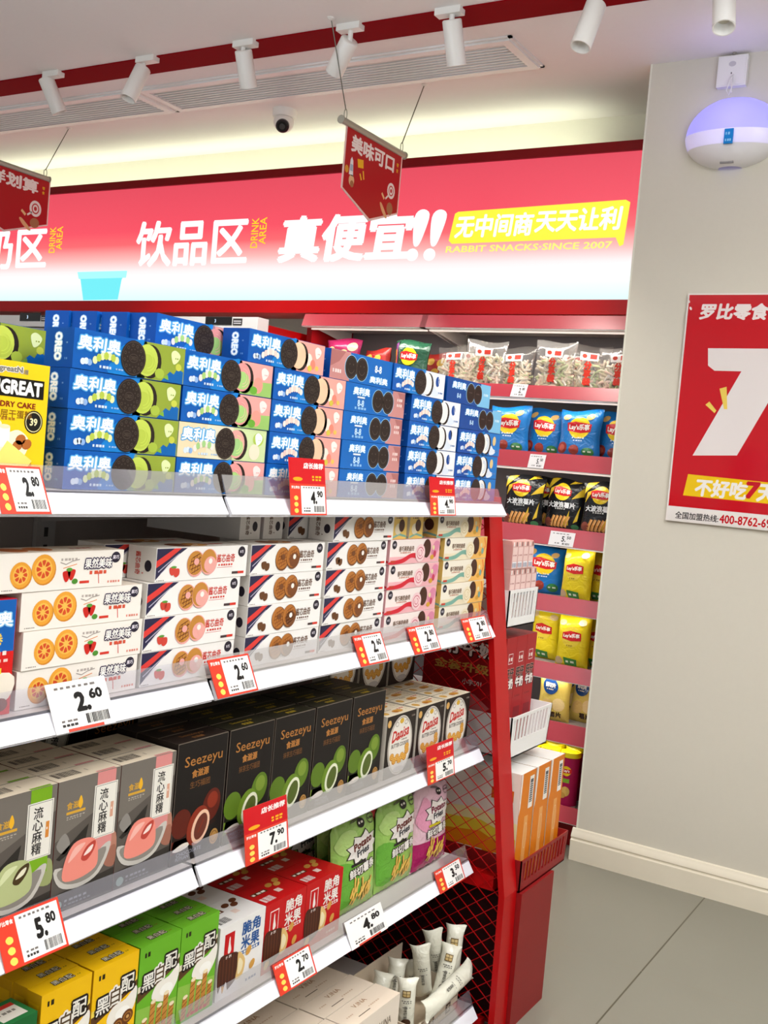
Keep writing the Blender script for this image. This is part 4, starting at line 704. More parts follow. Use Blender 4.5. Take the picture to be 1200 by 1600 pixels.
def butter_box():
    L, D, H = .112, .036, .123; mb, f = carton(L, D, H, dict(front='#28201c', left='#e9dfd0', right='#28201c', top='#efe2c8', back='#28201c', bottom='#201a16')); A = f['front']; w, h = 11.2, 12.3
    A.e(5.6, h*.49, 4.7, h*.475, '#d9d2c8', 1, 34); A.ring(5.6, h*.49, 4.5, h*.455, .12, '#8c7f70', 2, 30); A.e(5.6, h*.49, 4.2, h*.43, '#efe9df', 2, 34); A.e(5.6, h*.88, .8, .55, '#d9ae3a', 3, 12); A.ring(3.9, h*.84, .6, .5, .12, '#7d746c', 3, 8); A.ring(7.3, h*.84, .6, .5, .12, '#7d746c', 3, 8)
    A.t('Danisa', 5.6, h*.68, 2.1, '#c9281e', 3, w=6.4, shear=.3, rot=8, bold=.03); A.line([(2.4, h*.58), (4.4, h*.62), (6.4, h*.63)], .28, '#c9281e', 3); A.t('BUTTER COOKIES', 5.6, h*.5, .75, '#4a4038', 3, w=6.6, bold=.03); A.bars(6.0, h*.56, 2.2, .22, '#6d625a', 3, 6)
    for u, v in ((2.7, h*.33), (3.6, h*.26), (4.7, h*.3), (5.7, h*.24), (6.6, h*.3), (7.6, h*.27), (8.4, h*.36), (8.3, h*.43)): A.e(u, v, .85, .75, '#c9832c', 4, 12); A.e(u, v+.05, .68, .58, '#edb658', 5, 12); A.ring(u, v+.05, .4, .35, .12, '#c9832c', 6, 8)
    A.e(5.6, h*.1, 2.0, .6, '#c9c4c2', 3, 16); A.e(.9, h*.88, .7, .75, '#dfae62', 2, 12); A.bars(9.4, h*.9, 1.4, .35, '#8a7f74', 2, 3)
    T = f['top']; T.r(.1, .1, 3.4, 3.5, '#f6ead2', 1); T.e(1.8, 1.8, 1.0, .9, '#d9a84e', 2, 12); T.e(6.4, 1.7, 1.8, .8, '#d79a3e', 1, 14); T.e(5.4, 1.4, .8, .5, '#c07a2a', 2, 10); T.bars(7.6, 2.4, 2.6, .4, '#c9503a', 1, 3); T.ring(9.6, 1.2, .6, .5, .12, '#c9b48e', 1, 10); T.bars(3.8, 2.9, 2.6, .3, '#8a7f74', 1, 4); return mb
def black_white(kind):
    L, D, H = .085, .0275, .15; c = dict(yellow=('#f7c210', '#e0a80a', '#5c3a1e'), green=('#6db52a', '#539a1c', '#5c3f22'))[kind]
    mb, f = carton(L, D, H, dict(front=c[0], left=c[1], right=c[1], top=c[0], back=c[0], bottom=c[1])); A = f['front']; w, h = 8.5, 15
    A.bars(1.0, h*.88, 1.2, .7, '#2b2412', 2, 2); A.p([(.03, h*.56), (w-.03, h*.74), (w-.03, h*.66), (.03, h*.46)], c[2], 1); A.p([(.03, h*.62), (w*.4, h*.62), (w-.03, h*.76), (w-.03, h*.72), (w*.4, h*.58), (.03, h*.56)], '#e9e2c6' if kind == 'green' else '#f6d95a', 2)
    for ch, u, v, fl, ol in (('黑', 2.0, h*.63, '#f3efe6', '#221a14'), ('白', 4.3, h*.67, '#4a3a2a', '#f6f2ea'), ('配', 6.6, h*.73, '#f0ece2', '#221a14')): A.t(ch, u, v, 2.3, fl if ch != '白' else '#5a452e', 4, bold=.02, out=ol, ow=.14)
    A.blob([(3.0, h*.44), (4.0, h*.56), (6.4, h*.58), (8.4, h*.66), (8.4, h*.5), (6.6, h*.36), (5, h*.36)], '#f6f1e6', 2); A.e(6, h*.46, 1.4, .9, '#fffdf6', 3, 14)
    if kind == 'green':
        A.p([(.03, h*.05), (w-.03, h*.05), (w-.03, h*.32), (.03, h*.4)], '#8fbf4a', 1)
        for i, (u, t) in enumerate(((1.6, .26), (3.2, .4), (4.6, .33), (5.9, .42), (7.2, .28))):
            A.p([(u-.55, .4), (u+.5, .4), (u+.75, h*t), (u-.3, h*t)], '#c98a3c', 4); A.e(u+.22, h*t, .55, .32, '#f3e2bc', 5, 12)
            for j in range(5): v = h*t*(.15+.17*j); A.line([(u-.5+.05*j, v), (u+.55+.05*j, v+.5)], .16, '#8a5420', 5)
    else:
        for u, v in ((5.2, h*.36), (7.0, h*.4), (6.4, h*.28)): A.e(u, v, 1.1, 1.0, '#6b3c1c', 4, 16); A.ring(u, v, .8, .7, .2, '#a8702f', 5, 12); A.e(u, v, .3, .26, '#d9a862', 6, 8)
        for i, (u, t) in enumerate(((1.8, .24), (3.4, .3), (5.6, .2))): A.p([(u-.5, .4), (u+.5, .4), (u+.8, h*t), (u-.2, h*t)], '#e0b25c', 4); A.e(u+.3, h*t, .5, .35, '#5c3a1e', 5, 12); [A.line([(u-.4, h*t*(.2+.25*j)), (u+.6, h*t*(.2+.25*j)+.4)], .2, '#5c3018', 5) for j in range(3)]
    A.bars(2.4, .5, 4.8, .5, '#c9342a', 6, 5)
    T = f['top']; T.t('黑白配', 4.6, 1.35, 1.0, '#f3e9cf', 2, w=3.4, bold=.0, out='#221a14', ow=.12); T.bars(6.8, .9, .6, .2, '#8a6a14', 1, 2)
    E = f['left']; E.barcode(.5, .6, 2.2, 11, '#e6e0cc', 1, 7); E.r(.4, 12, 2.3, 13.6, c[0], 1); return mb
def rice_snack(kind):
    L, D, H = .115, .07, .118; c = dict(red=('#c9171a', '#a81216', '#f6ece6', '#f6ece6'), white=('#f2efec', '#e9e2d8', '#2f5a9a', '#f2efec'))[kind]
    mb, f = carton(L, D, H, dict(front=c[0], left=c[1], right=c[1], top=c[0], back=c[0], bottom=c[1])); A = f['front']; w, h = 11.5, 11.8; ink_ = c[2]
    for i, r_ in enumerate(('脆角', '米果')): A.t(r_, 7.9, h*(.84-.2*i), 2.1, ink_, 3, w=4.6, bold=.035)
    A.r(5.4, h*.48, 10.4, h*.53, ink_, 2); A.bars(5.7, h*.49, 4.4, .35, c[0], 3, 7)
    A.r(1.3, h*.5, 3.7, h*.88, '#c9171a' if kind == 'white' else '#f6ece6', 2); A.r(1.45, h*.515, 3.55, h*.865, '#c9171a', 3); A.blob([(2.2, h*.62), (2.3, h*.74), (2.4, h*.82), (2.6, h*.82), (2.7, h*.74), (3.0, h*.64), (2.6, h*.6)], '#f6ece6', 4); A.bars(1.8, h*.535, 1.5, .45, '#f6ece6', 4, 2)
    B = Art(mb, (-L/2, 0, .004), (1, 0, 0), (0, 0, 1.4), (0, -1, 0))
    B.blob([(.3, h*.08), (.2, h*.38), (2.4, h*.4), (5.0, h*.36), (5.6, h*.2), (4.6, h*.1), (2, h*.03)], '#4a2416', 4)
    for i in range(5): B.line([(.6+i*.8, h*.08), (.5+i*.8, h*.37)], .16, '#6b3a24', 5)
    B.blob([(5.0, h*.37), (6.8, h*.26), (6.4, h*.12), (4.7, h*.1), (4.9, h*.22)], '#e6c07a', 5); B.blob([(5.2, h*.3), (6.3, h*.24), (6.0, h*.16), (5.1, h*.15)], '#f6e6bc', 6)
    for u, v in ((8.8, h*.17), (1.2, h*.06), (7.6, h*.33)): B.e(u, v, .75, .5, '#d9a04a', 5, 12, 25)
    A.bars(7.4, h*.06, 3, .4, c[2] if kind == 'white' else '#e8b0a4', 3, 4)
    if kind == 'white': A.blob([(.5, .3), (1.0, h*.2), (1.5, h*.08), (2.2, h*.22), (2.8, h*.06), (3.4, .3)], '#f7f4ef', 6)
    T = f['top']; T.r(1.2, 3.6, 5.2, 4.6, '#6a3a20', 1); T.bars(1.4, 3.8, 3.6, .5, '#f3e9df', 2, 3); T.barcode(1.0, .8, 4.0, 2.4, '#f3efea' if kind == 'red' else '#4a4440', 1, 12)
    for u, v in ((7, 5), (8.6, 4.4), (9.6, 5.6)): T.e(u, v, 1.0, .6, '#d9a04a' if kind == 'red' else '#6a3a20', 1, 12, 20)
    T.r(6, 2, 7.4, 3.2, '#f0d8cc', 1); return mb
def cocoa_box():
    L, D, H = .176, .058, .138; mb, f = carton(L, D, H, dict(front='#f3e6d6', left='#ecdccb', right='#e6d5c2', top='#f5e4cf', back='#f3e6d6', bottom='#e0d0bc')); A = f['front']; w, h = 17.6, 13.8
    A.t('V.INA', 12.4, h*.72, 1.5, '#8a7a68', 2, w=4.4); A.bars(10.6, h*.6, 4, .4, '#b9a894', 1, 6); A.blob([(6.5, h*.1), (6.2, h*.5), (8, h*.74), (10.2, h*.7), (11.4, h*.44), (13, h*.28), (12.6, h*.06), (9, .3)], '#4a2a1e', 2); A.blob([(9, h*.2), (10.4, h*.5), (13.4, h*.36), (13.6, h*.1), (11, .4)], '#e0b79c', 3); A.e(8.6, h*.3, 1.0, 1.6, '#6b3f2c', 4, 14, 20); A.t('OF', 3.6, h*.42, 2.2, '#3d2a22', 2, bold=.03); A.bars(2, h*.2, 3.4, .4, '#8a7a68', 1, 5)
    T = f['top']; T.t('V.INA', 8.8, 4.1, 1.0, '#b98f6a', 1, w=4.4); T.r(4.5, 1.3, 8.6, 1.5, '#6a5644', 1); T.bars(9, 1.9, 4, .3, '#d8b99a', 1, 6); T.bars(2.4, 2.6, 2.4, .3, '#d8b99a', 1, 4); return mb
def small_green_box():
    L, D, H = .10, .05, .134; mb, f = carton(L, D, H, dict(front='#1f6a34', left='#185628', right='#185628', top='#2a7c42', back='#1f6a34', bottom='#185628')); A = f['front']
    A.blob([(4, 8.9), (5, 11.3), (8.6, 11.9), (9.6, 10.1), (8.6, 8.5)], '#f2ece2', 1); A.bars(5.4, 9.4, 3.4, 1.6, '#b8281e', 2, 2); T = f['top']; T.r(5.4, .8, 9.2, 4.2, '#efe9dc', 1); T.r(5.4, 3.4, 9.2, 4.2, '#c9342a', 2); T.bars(5.8, 2.2, 3, .5, '#8a8478', 2, 4); T.bars(.8, 1.8, 3.8, .8, '#5fa06e', 1, 4); return mb
def drink_carton():
    w, d, h = .0295, .028, .064; mb = MB(); mb.box(-w/2, w/2, 0, d, 0, h*.86, '#d3a49e', front='#d8aaa4'); mb.prism([(0, h*.86), (d, h*.86), (d*.9, h), (d*.1, h)], -w/2, w/2, '#d9a9a0')
    A = Art(mb, (-w/2, 0, 0), (1, 0, 0), (0, 0, 1), (0, -1, 0)); A.r(.25, 1.8, 2.7, 5.0, '#ecccc6', 1); A.r(.35, .3, 2.6, 1.7, '#f2eef2', 2); A.barcode(.5, .4, 2.5, 1.4, '#8f93a8', 3, 9); A.bars(.4, 3.0, 2.1, .3, '#b57a76', 2, 3); A.r(.3, 5.2, .9, 6.2, '#f1e8e4', 2); A.r(1.9, 5.2, 2.4, 6.2, '#6d4a46', 2); return mb
def milk_box():
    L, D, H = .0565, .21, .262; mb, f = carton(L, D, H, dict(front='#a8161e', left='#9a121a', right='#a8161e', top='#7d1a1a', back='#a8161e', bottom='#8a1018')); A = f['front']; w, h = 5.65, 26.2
    A.ring(2.8, h*.81, 1.7, 1.7, .22, '#efdcd8', 2, 4, 45, 405); A.bars(1.8, h*.79, 2.1, .8, '#efdcd8', 2, 2); A.t('旺仔', 2.9, h*.68, 2.2, '#3a1a1a', 2, w=4.2, bold=.05, out='#c9a49a', ow=.05); A.t('牛奶', 2.9, h*.585, 2.3, '#f3ece8', 2, w=4.2, bold=.05, out='#4a1a1a', ow=.1); A.bars(1.2, h*.45, 3, .4, '#861018', 1, 3); A.r(1, h*.2, 4.6, h*.36, '#8a1420', 1)
    E = f['left']; E.t('旺仔牛奶', 10, h*.86, 3.4, '#f3ece8', 2, w=16, bold=.05, out='#3a1414', ow=.09); E.t('金装升级', 10, h*.69, 2.2, '#cfa24e', 2, w=14, bold=.04); E.t('小学501', 13, h*.56, 1.4, '#f0dcd6', 2, bold=.02); E.p([(6, h*.3), (10, h*.48), (14, h*.46), (18, h*.36), (16, h*.3), (10, h*.36)], '#c96a6a', 1); return mb
def tea_case():
    L, D, H = .083, .29, .258; mb, f = carton(L, D, H, dict(front='#e07d10', left='#ece4d8', right='#e07d10', top='#e4e2de', back='#e07d10', bottom='#c96a0c')); A = f['front']; w, h = 8.3, 25.8
    A.p([(.03, h-.03), (1.0, h-.03), (.7, h*.7), (.03, h*.62)], '#efe9e2', 1); A.r(5.0, h*.66, 7.4, h*.95, '#f1ece4', 2); A.r(5.4, h*.71, 7.0, h*.92, '#55565a', 3); [A.r(5.4, h*(.72+.02*i), 7.0, h*(.727+.02*i), '#d9d6d0', 4) for i in range(9)]
    A.r(3.6, .3, 5.6, h*.6, '#e9a35a', 1); A.ring(4.8, h*.42, 1.0, 3.0, .15, '#f3cfa0', 2, 16); A.line([(.02, .1), (.02, h)], .1, '#b8620a', 2); A.line([(w-.05, .1), (w-.05, h)], .12, '#b8620a', 2)
    E = f['left']; E.p([(.05, .05), (28.9, .05), (28.9, h*.3), (20, h*.42), (8, h*.36), (.05, h*.42)], '#e88a14', 1); E.p([(.05, h*.42), (8, h*.36), (20, h*.42), (28.9, h*.3), (28.9, h*.42), (20, h*.52), (8, h*.48), (.05, h*.5)], '#e6cf3a', 2); E.p([(.05, h*.5), (8, h*.48), (20, h*.52), (28.9, h*.42), (28.9, h*.56), (18, h*.62), (6, h*.56), (.05, h*.58)], '#efe6a8', 1)
    E.t('天天早一天', 20, h*.22, 2.2, '#f6ead8', 2, w=12, bold=.03); E.r(22, h*.74, 27.5, h*.84, '#e06a12', 1); E.t('茶里', 24.7, h*.79, 2.0, '#f6ead8', 2, bold=.03); E.e(9, h*.46, 2.2, 1.6, '#c98a1a', 3, 14)
    T = f['top']; T.line([(0, 14.5), (8.3, 14.5)], .1, '#8f8c88', 1); return mb
# ---------------------------------------------------------------- bags and pouches
def pillow(Wd, Ht, Tk, c, seed, film='', taper=.06, crimp=.05, art=None, name='chip_bag', back=None, round_top=False):
    """puffed film bag standing on its lower seam, front to -y"""
    rn = random.Random(seed); ph = [rn.uniform(0, 6.28) for _ in range(8)]; kb = rn.uniform(.9, 1.1)
    def S_(a, b, side):                                         # a 0..1 across, b 0..1 up, side -1 front +1 back
        e = abs(2*a-1); q = max(0, 1-e**2.6)**.55; g = min(1, b/.16)**.6*min(1, max(0, 1-b)/(.2))**.7; g = max(g, .03)
        wv = .10*sin(5*a*kb+ph[0]+3*b)*(1-g*.6)+.06*sin(14*a+ph[1])*(1-g)+.05*sin(9*b+4*a+ph[2]); y = side*(Tk/2*q*g*(1+wv)+.0012)
        x = (a-.5)*Wd*(1-taper*sin(pi*b)**2+.015*sin(7*b+ph[3])); z = Ht*b+.006*sin(5*a+ph[4])*b**3
        if b > 1-crimp or b < crimp*.6: y += .0018*sin(a*Wd*100*5)
        if b > .8: y += Tk*.25*sin(3.0*a+ph[5])*(b-.8)/.2*.5
        return V((x, y+Tk/2, z))
    mb = MB(); na, nb = 22, 26
    if round_top:
        S0 = S_
        def S_(a, b, side):
            p = S0(a, b, side); e = abs(2*a-1); lim = 1-.10*max(0, (e-.62)/.38)**2.2; p.z = min(p.z, Ht*lim) if b > .5 else p.z; return p
    for side in (-1, 1):
        vs = [S_(i/na, j/nb, side) for j in range(nb+1) for i in range(na+1)]; fs = []
        for j in range(nb):
            for i in range(na):
                q = (j*(na+1)+i, j*(na+1)+i+1, (j+1)*(na+1)+i+1, (j+1)*(na+1)+i); fs.append(q if side < 0 else q[::-1])
        mb.grid(vs, fs, film+c if side < 0 or not back else film+back)
    def surf(u, v, l):
        a, b = min(max(u/(Wd*100), .004), .996), min(max(v/(Ht*100), .004), .996); p = S_(a, b, -1); p.y -= .0006+l*.00035; return p
    if art: art(Art(mb, (0, 0, 0), (1, 0, 0), (0, 0, 1), (0, -1, 0), surf=surf, step=1.1), Wd*100, Ht*100)
    return mb
def chip_logo(A, u, v, r):
    A.e(u, v, r, r*.92, '~f4d21c', 3, 22); A.p([(u-r*1.12, v+r*.42), (u-r*.4, v+r*.55), (u+r*1.1, v+r*.3), (u+r*1.05, v-r*.32), (u+r*.2, v-r*.45), (u-r*1.08, v-r*.28)], '~d21f22', 4); A.t("Lay's乐事", u, v+r*.03, r*.55, '~fbf3ea', 5, w=r*1.85, bold=.05, rot=-2)
def chip_art(kind):
    def f(A, w, h):
        if kind == 'blue':
            for u in (.2, .76): A.e(w*u, h*.84, w*.1, h*.06, '~d8b06a', 3, 12, 20)
            chip_logo(A, w*.52, h*.62, w*.27); A.bars(w*.36, h*.4, w*.32, h*.03, '~d9ecfa', 3, 5); A.bars(w*.4, h*.35, w*.24, h*.02, '~d9ecfa', 3, 4)
            A.e(w*.14, h*.2, w*.13, h*.12, '~8f2f26', 3, 14); A.e(w*.44, h*.17, w*.12, h*.1, '~a03a2c', 3, 14); A.e(w*.14, h*.2, w*.07, h*.07, '~c05a48', 4, 12); A.e(w*.76, h*.14, w*.14, h*.09, '~2f7a3c', 3, 12); A.bars(w*.66, h*.13, w*.2, h*.03, '~e8f2dc', 4, 2)
        elif kind == 'black':
            for pts in (((.0, .75), (.35, .99), (.1, .99)), ((.05, .6), (.3, .85), (.12, .8)), ((.72, .62), (.99, .9), (.99, .7)), ((.6, .9), (.9, .99), (.7, .99)), ((.55, .1), (.7, .4), (.68, .1)), ((.8, .15), (.95, .5), (.9, .2))): A.p([(w*a, h*b_) for a, b_ in pts], '~d9b62c', 3)
            chip_logo(A, w*.46, h*.74, w*.22); A.t('大波浪薯片', w*.46, h*.49, h*.11, '~eef0f0', 4, w=w*.74, bold=.04); A.bars(w*.3, h*.4, w*.3, h*.025, '~c9c9c4', 4, 5)
            for i in range(5): A.line([(w*(.22+.09*i), h*.06), (w*(.3+.1*i), h*.28)], w*.07, '~d9944a', 3); A.line([(w*(.24+.09*i), h*.08), (w*(.31+.1*i), h*.27)], w*.02, '~f0c07a', 4)
            A.e(w*.14, h*.14, w*.1, h*.09, '~8a4638', 3, 12); A.e(w*.84, h*.08, w*.1, h*.05, '~3a7a4c', 3, 10)
        elif kind == 'yellow':
            A.e(w*.48, h*.58, w*.3, h*.2, '~e9cf3e', 2, 22); A.p([(w*.2, h*.66), (w*.44, h*.7), (w*.78, h*.66), (w*.8, h*.52), (w*.5, h*.5), (w*.2, h*.54)], '~c9211f', 4); A.t("Lay's乐事", w*.49, h*.6, h*.085, '~fbf0e4', 5, w=w*.5, bold=.05); A.bars(w*.36, h*.4, w*.2, h*.025, '~a88a1c', 3, 3)
            for u in (.16, .78): A.e(w*u, h*.86, w*.12, h*.06, '~d9bc84', 3, 12)
            A.e(w*.14, h*.1, w*.14, h*.08, '~cdb184', 3, 12); A.p([(w*.3, h*.18), (w*.72, h*.16), (w*.7, h*.03), (w*.34, h*.03)], '~3f8a3a', 3); A.bars(w*.38, h*.08, w*.28, h*.04, '~e4efd6', 4, 2)
        elif kind == 'gold':
            A.e(w*.4, h*.68, w*.25, h*.16, '~153f7a', 3, 22); A.t('鲜切片', w*.4, h*.7, h*.09, '~f2ead8', 4, w=w*.32, bold=.05); A.bars(w*.28, h*.61, w*.24, h*.02, '~d9d2c0', 4, 4); A.e(w*.7, h*.34, w*.2, h*.13, '~e6c98a', 3, 14); A.e(w*.34, h*.3, w*.2, h*.13, '~d8b46a', 4, 14); A.t('薯片', w*.62, h*.14, h*.11, '~3f2c16', 4, w=w*.36, bold=.05)
        elif kind == 'magenta':
            for u, v in ((.2, .7), (.6, .62), (.4, .36), (.82, .8)): A.e(w*u, h*v, w*.13, h*.1, '~dcc28c', 3, 14, 20)
            chip_logo(A, w*.5, h*.5, w*.2)
        elif kind == 'darkgreen':
            A.p([(0, h*.2), (w*.16, h*.2), (w*.14, h*.96), (0, h*.9)], '~6a2a6c', 2); A.p([(w*.02, h*.4), (w*.1, h*.4), (w*.1, h*.8), (w*.03, h*.8)], '~e88a2c', 3); chip_logo(A, w*.52, h*.62, w*.24); A.e(w*.3, h*.2, w*.16, h*.1, '~c9a64e', 3, 14)
        elif kind == 'red':
            for u, v in ((.3, .75), (.65, .7), (.45, .45)): A.e(w*u, h*v, w*.14, h*.1, '~e6b84e', 3, 14, 20)
            A.bars(w*.2, h*.25, w*.6, h*.08, '~f4ddb0', 3, 4)
    return f
def fries_art(kind):
    def f(A, w, h):
        if kind == 'green': A.blob([(.3, h*.78), (w*.2, h*.9), (w*.45, h*.86), (w*.4, h*.7), (w*.15, h*.66)], '~b5d67c', 2); A.blob([(.3, h*.1), (w*.5, h*.2), (w*.4, h*.5), (.3, h*.55)], '~6ab03a', 2)
        else: A.r(.15, .3, w-.15, h*.34, '~a80f5c', 2); A.blob([(.3, h*.6), (w*.2, h*.86), (w*.4, h*.7), (w*.3, h*.45)], '~e79ab8', 2)
        A.e(w*.6, h*.9, w*.075, h*.045, '#2b2524', 3, 14); A.bars(w*.55, h*.895, w*.1, h*.02, '~f2ece0', 4, 2); A.ring(w*.83, h*.9, w*.09, h*.05, .16, '#2b2524', 3, 14); A.bars(w*.76, h*.895, w*.14, h*.02, '#2b2524', 4, 3)
        c = (w*.58, h*.66); P = [(c[0]+(w*.38 if i % 2 == 0 else w*.28)*cos(radians(i*20)), c[1]+(h*.17 if i % 2 == 0 else h*.115)*sin(radians(i*20))) for i in range(18)]
        A.p([(c[0]+(a-c[0])*1.07, c[1]+(b-c[1])*1.07) for a, b in P], '#2b2524', 3); A.p(P, '~efe9e4', 4); A.t('Potato', c[0], c[1]+h*.05, h*.075, '#7a2440' if kind == 'pink' else '#6a2c24', 5, w=w*.42, bold=.05, rot=6); A.t('Fries', c[0], c[1]-h*.035, h*.07, '#4a4a4e', 5, w=w*.28, bold=.05, rot=6)
        A.r(w*.3, h*.5, w*.64, h*.53, '#2b2524' if kind == 'green' else '#c9b82a', 5); A.t('鲜切薯条', w*.56, h*.44, h*.095, '~fbf7f0', 5, w=w*.6, bold=.03, out='#3a2c28', ow=.1, rot=4)
        rn = random.Random(5)
        for i in range(20): u, v = w*rn.uniform(.28, .75), h*rn.uniform(.08, .22); t = radians(rn.uniform(25, 115)); q = h*rn.uniform(.1, .17); A.line([(u, v), (u+q*cos(t)*.8, v+q*sin(t))], .62, '~b87a22', 5); A.line([(u, v), (u+q*cos(t)*.8, v+q*sin(t))], .46, '~efc35c', 6)
        A.ring(w*.5, h*.95, w*.1, h*.012, .16, '#5a4c48', 3, 10)
    return f
# ---------------------------------------------------------------- filling the gondola
R = random.Random(11); X0 = -1.0065
def inst(name, me, loc, rz, label, cat, group=None, tilt=0):
    o = link(name, me, None, loc, rz)
    if tilt: o.rotation_euler = (tilt, 0, rz)
    return tag(o, label, cat, group)
def dims(me): xs = [v.co for v in me.vertices]; return max(v.x for v in xs)-min(v.x for v in xs)
ORD = {1: ['']}
def ordn(i, n):                                                 # i = 0 lowest
    k = n-1-i
    return 'topmost' if k == 0 else 'lowest' if i == 0 else ('second', 'third', 'fourth')[k-1]+' from top'
PM = {}
def pm(key, fn, *a, **k):
    if key not in PM: PM[key] = fn(*a, **k).mesh(key)
    return PM[key]
HO, LO = .0489, .198
def stack(levels, y0s, X, z, h, L, where, name='cookie_box', cat='cookie box', group=None, jit=.0015, gap=.0004):
    n = len(levels)
    for i, (me, desc) in enumerate(levels):
        y = (y0s[i] if isinstance(y0s, (list, tuple)) else y0s)+R.uniform(-jit, jit); x = X-R.uniform(0, .0025)
        inst(name, me, (x, y+L/2, z+i*(h+gap)), pi/2+R.uniform(-.006, .006), f'{desc}, {ordn(i, n)} of the {where}' if n > 1 else f'{desc} {where}', cat, group)
oG = pm('cookie_box_green', oreo); oP = pm('cookie_box_pinkgreen', oreo, kind='pinkgreen'); oC = pm('cookie_box_peach', oreo, kind='peach'); oW = pm('cookie_box_white', oreo, kind='white'); oO = pm('cookie_box_original', oreo, base='#0d4ea6', kind='orig')
oM = pm('cookie_box_mini', oreo, base='#1268bc', kind='mini'); oR = pm('cookie_box_minirev', oreo, base='#1268bc', kind='minirev'); oD = pm('cookie_box_pair', oreo, base='#0d4a98', kind='pair'); oL = pm('cookie_box_pale', oreo, base='#d6dfa6', kind='pale', end='#b9c88a')
Z1 = TOP[1]; bl = 'blue cookie box with '
stack([(oG, bl+'green cream')]*4, .9155, X0, Z1, HO, LO, 'stack beside the yellow box', group='blue cookie boxes with green cream')
stack([(oP, bl+'pink and green cream'), (oL, 'pale green cookie box'), (oP, bl+'pink and green cream'), (oP, bl+'pink and green cream')], 1.1165, X0, Z1, HO, LO, 'second stack', group='blue cookie boxes with pink and green cream')
stack([(oC, bl+'peach cream')]*5, [1.318]*4+[1.25], X0, Z1, HO, LO, 'peach stack', group='blue cookie boxes with peach cream')
stack([(oM, bl+'two smiling cookies')]*4+[(oR, 'blue cookie box with pink left end')], [1.519]*4+[1.468], X0, Z1, HO, LO, 'smiling cookie stack', group='blue cookie boxes with two smiling cookies')
stack([(oW, bl+'white right end')]*5, [1.741]*4+[1.668], X0, Z1, HO, LO, 'white ended stack', group='blue cookie boxes with white ends')
stack([(oO, bl+'white cream')]*3+[(oD, 'blue cookie box with pale blue end')]*2, [1.943, 1.943, 1.943, 1.943, 1.875], X0, Z1, HO, LO, 'right end stack', group='blue cookie boxes at the shelf end')
yr = at_x(75, 540, -1.10).y; stack([(oG, bl+'green cream')]*4, yr-LO, -1.10, Z1, HO, LO, 'stack behind the yellow box', group='blue cookie boxes with green cream')
stack([(oP, bl+'pink and green cream')]*5, 1.113, -1.0615, Z1, HO, LO, 'row behind', group='blue cookie boxes with pink and green cream')
for j, w_ in enumerate(('nearest', 'middle', 'farthest')):
    stack([(oP, 'blue cookie box')]*5, 1.108-.004*j, -1.1145-.0535*j, Z1, HO, LO, f'{w_} stack with only its end showing', group='blue cookie boxes in the rows behind')
cb = cake_box().mesh('cake_box'); yr = at_x(72, 650, X0).y; inst('cake_box', cb, (X0+.001, yr-.08, Z1), pi/2, 'yellow coated cake box with black lettering at the left end of the top shelf', 'cake box')
# second tier
Z2 = TOP[2]; H2, L2 = .0472, .198
fb = fruit_biscuit().mesh('biscuit_box'); sr = sandwich_cookie('straw').mesh('cookie_box_strawberry'); sc = sandwich_cookie('choc').mesh('cookie_box_chocolate'); sp_ = swirl_cookie('pink').mesh('cookie_box_pink'); sm = swirl_cookie('cream').mesh('cookie_box_cream')
stack([(fb, 'white biscuit box with orange biscuits')]*4, [.868, .872, .868, .829], X0, Z2, H2, .2, 'stack', 'biscuit_box', 'biscuit box', 'white biscuit boxes with orange biscuits')
wb = 'white cookie box with '
stack([(sr, wb+'pink donut cookies')]*4, [1.075, 1.074, 1.077, 1.090], X0, Z2, H2, L2, 'front strawberry stack', group='white strawberry cookie boxes')
stack([(sc, wb+'brown donut cookies')]*4, 1.298, X0, Z2, H2, L2, 'left chocolate stack', group='white chocolate cookie boxes')
stack([(sc, wb+'brown donut cookies')]*5, [1.504]*4+[1.518], X0, Z2, H2, L2, 'right chocolate stack', group='white chocolate cookie boxes')
stack([(sp_, 'pink swirl cookie box')]*4, 1.712, X0, Z2, H2, .196, 'pink stack', group='pink swirl cookie boxes')
stack([(sm, 'cream swirl cookie box with orange end')]*5, [1.93]*4+[1.893], X0, Z2, H2, .196, 'stack', group='cream swirl cookie boxes')
y = at_x(166, 870, -1.062).y; stack([(sr, wb+'pink donut cookies')]*4, y, -1.062, Z2, H2, L2, 'hind row', group='white strawberry cookie boxes')
stack([(sc, wb+'brown donut cookies')]*5, [1.35]*4+[1.462], -1.0615, Z2, H2, L2, 'hind row', group='white chocolate cookie boxes')
for j, (p0, w_) in enumerate(((391, 'left'), (427, 'right'))):
    y = at_x(p0, 825, -1.066).y+.026; inst('cookie_box', sc, (-1.066-L2/2, y, Z2+4*(H2+.0004)), pi, f'{w_} of two white cookie boxes lying end on above the chocolate stacks', 'cookie box', 'white chocolate cookie boxes')
for j, (p0, w_) in enumerate(((630, 'left'), (657, 'right'))):
    y = at_x(p0, 825, -1.02).y+.026; y = 1.775 if j == 0 else 1.838; inst('cookie_box', sm, (-1.012-.098, y, Z2+4*(H2+.0004)), pi, f'{w_} of two yellow cookie boxes lying end on above the pink stack', 'cookie box', 'cream swirl cookie boxes')
rb = roll_box().mesh('wafer_roll_box'); inst('wafer_roll_box', rb, (X0+.002, .857-.05, Z2), pi/2, 'blue and red wafer roll box at the left end of the second tier', 'wafer box')
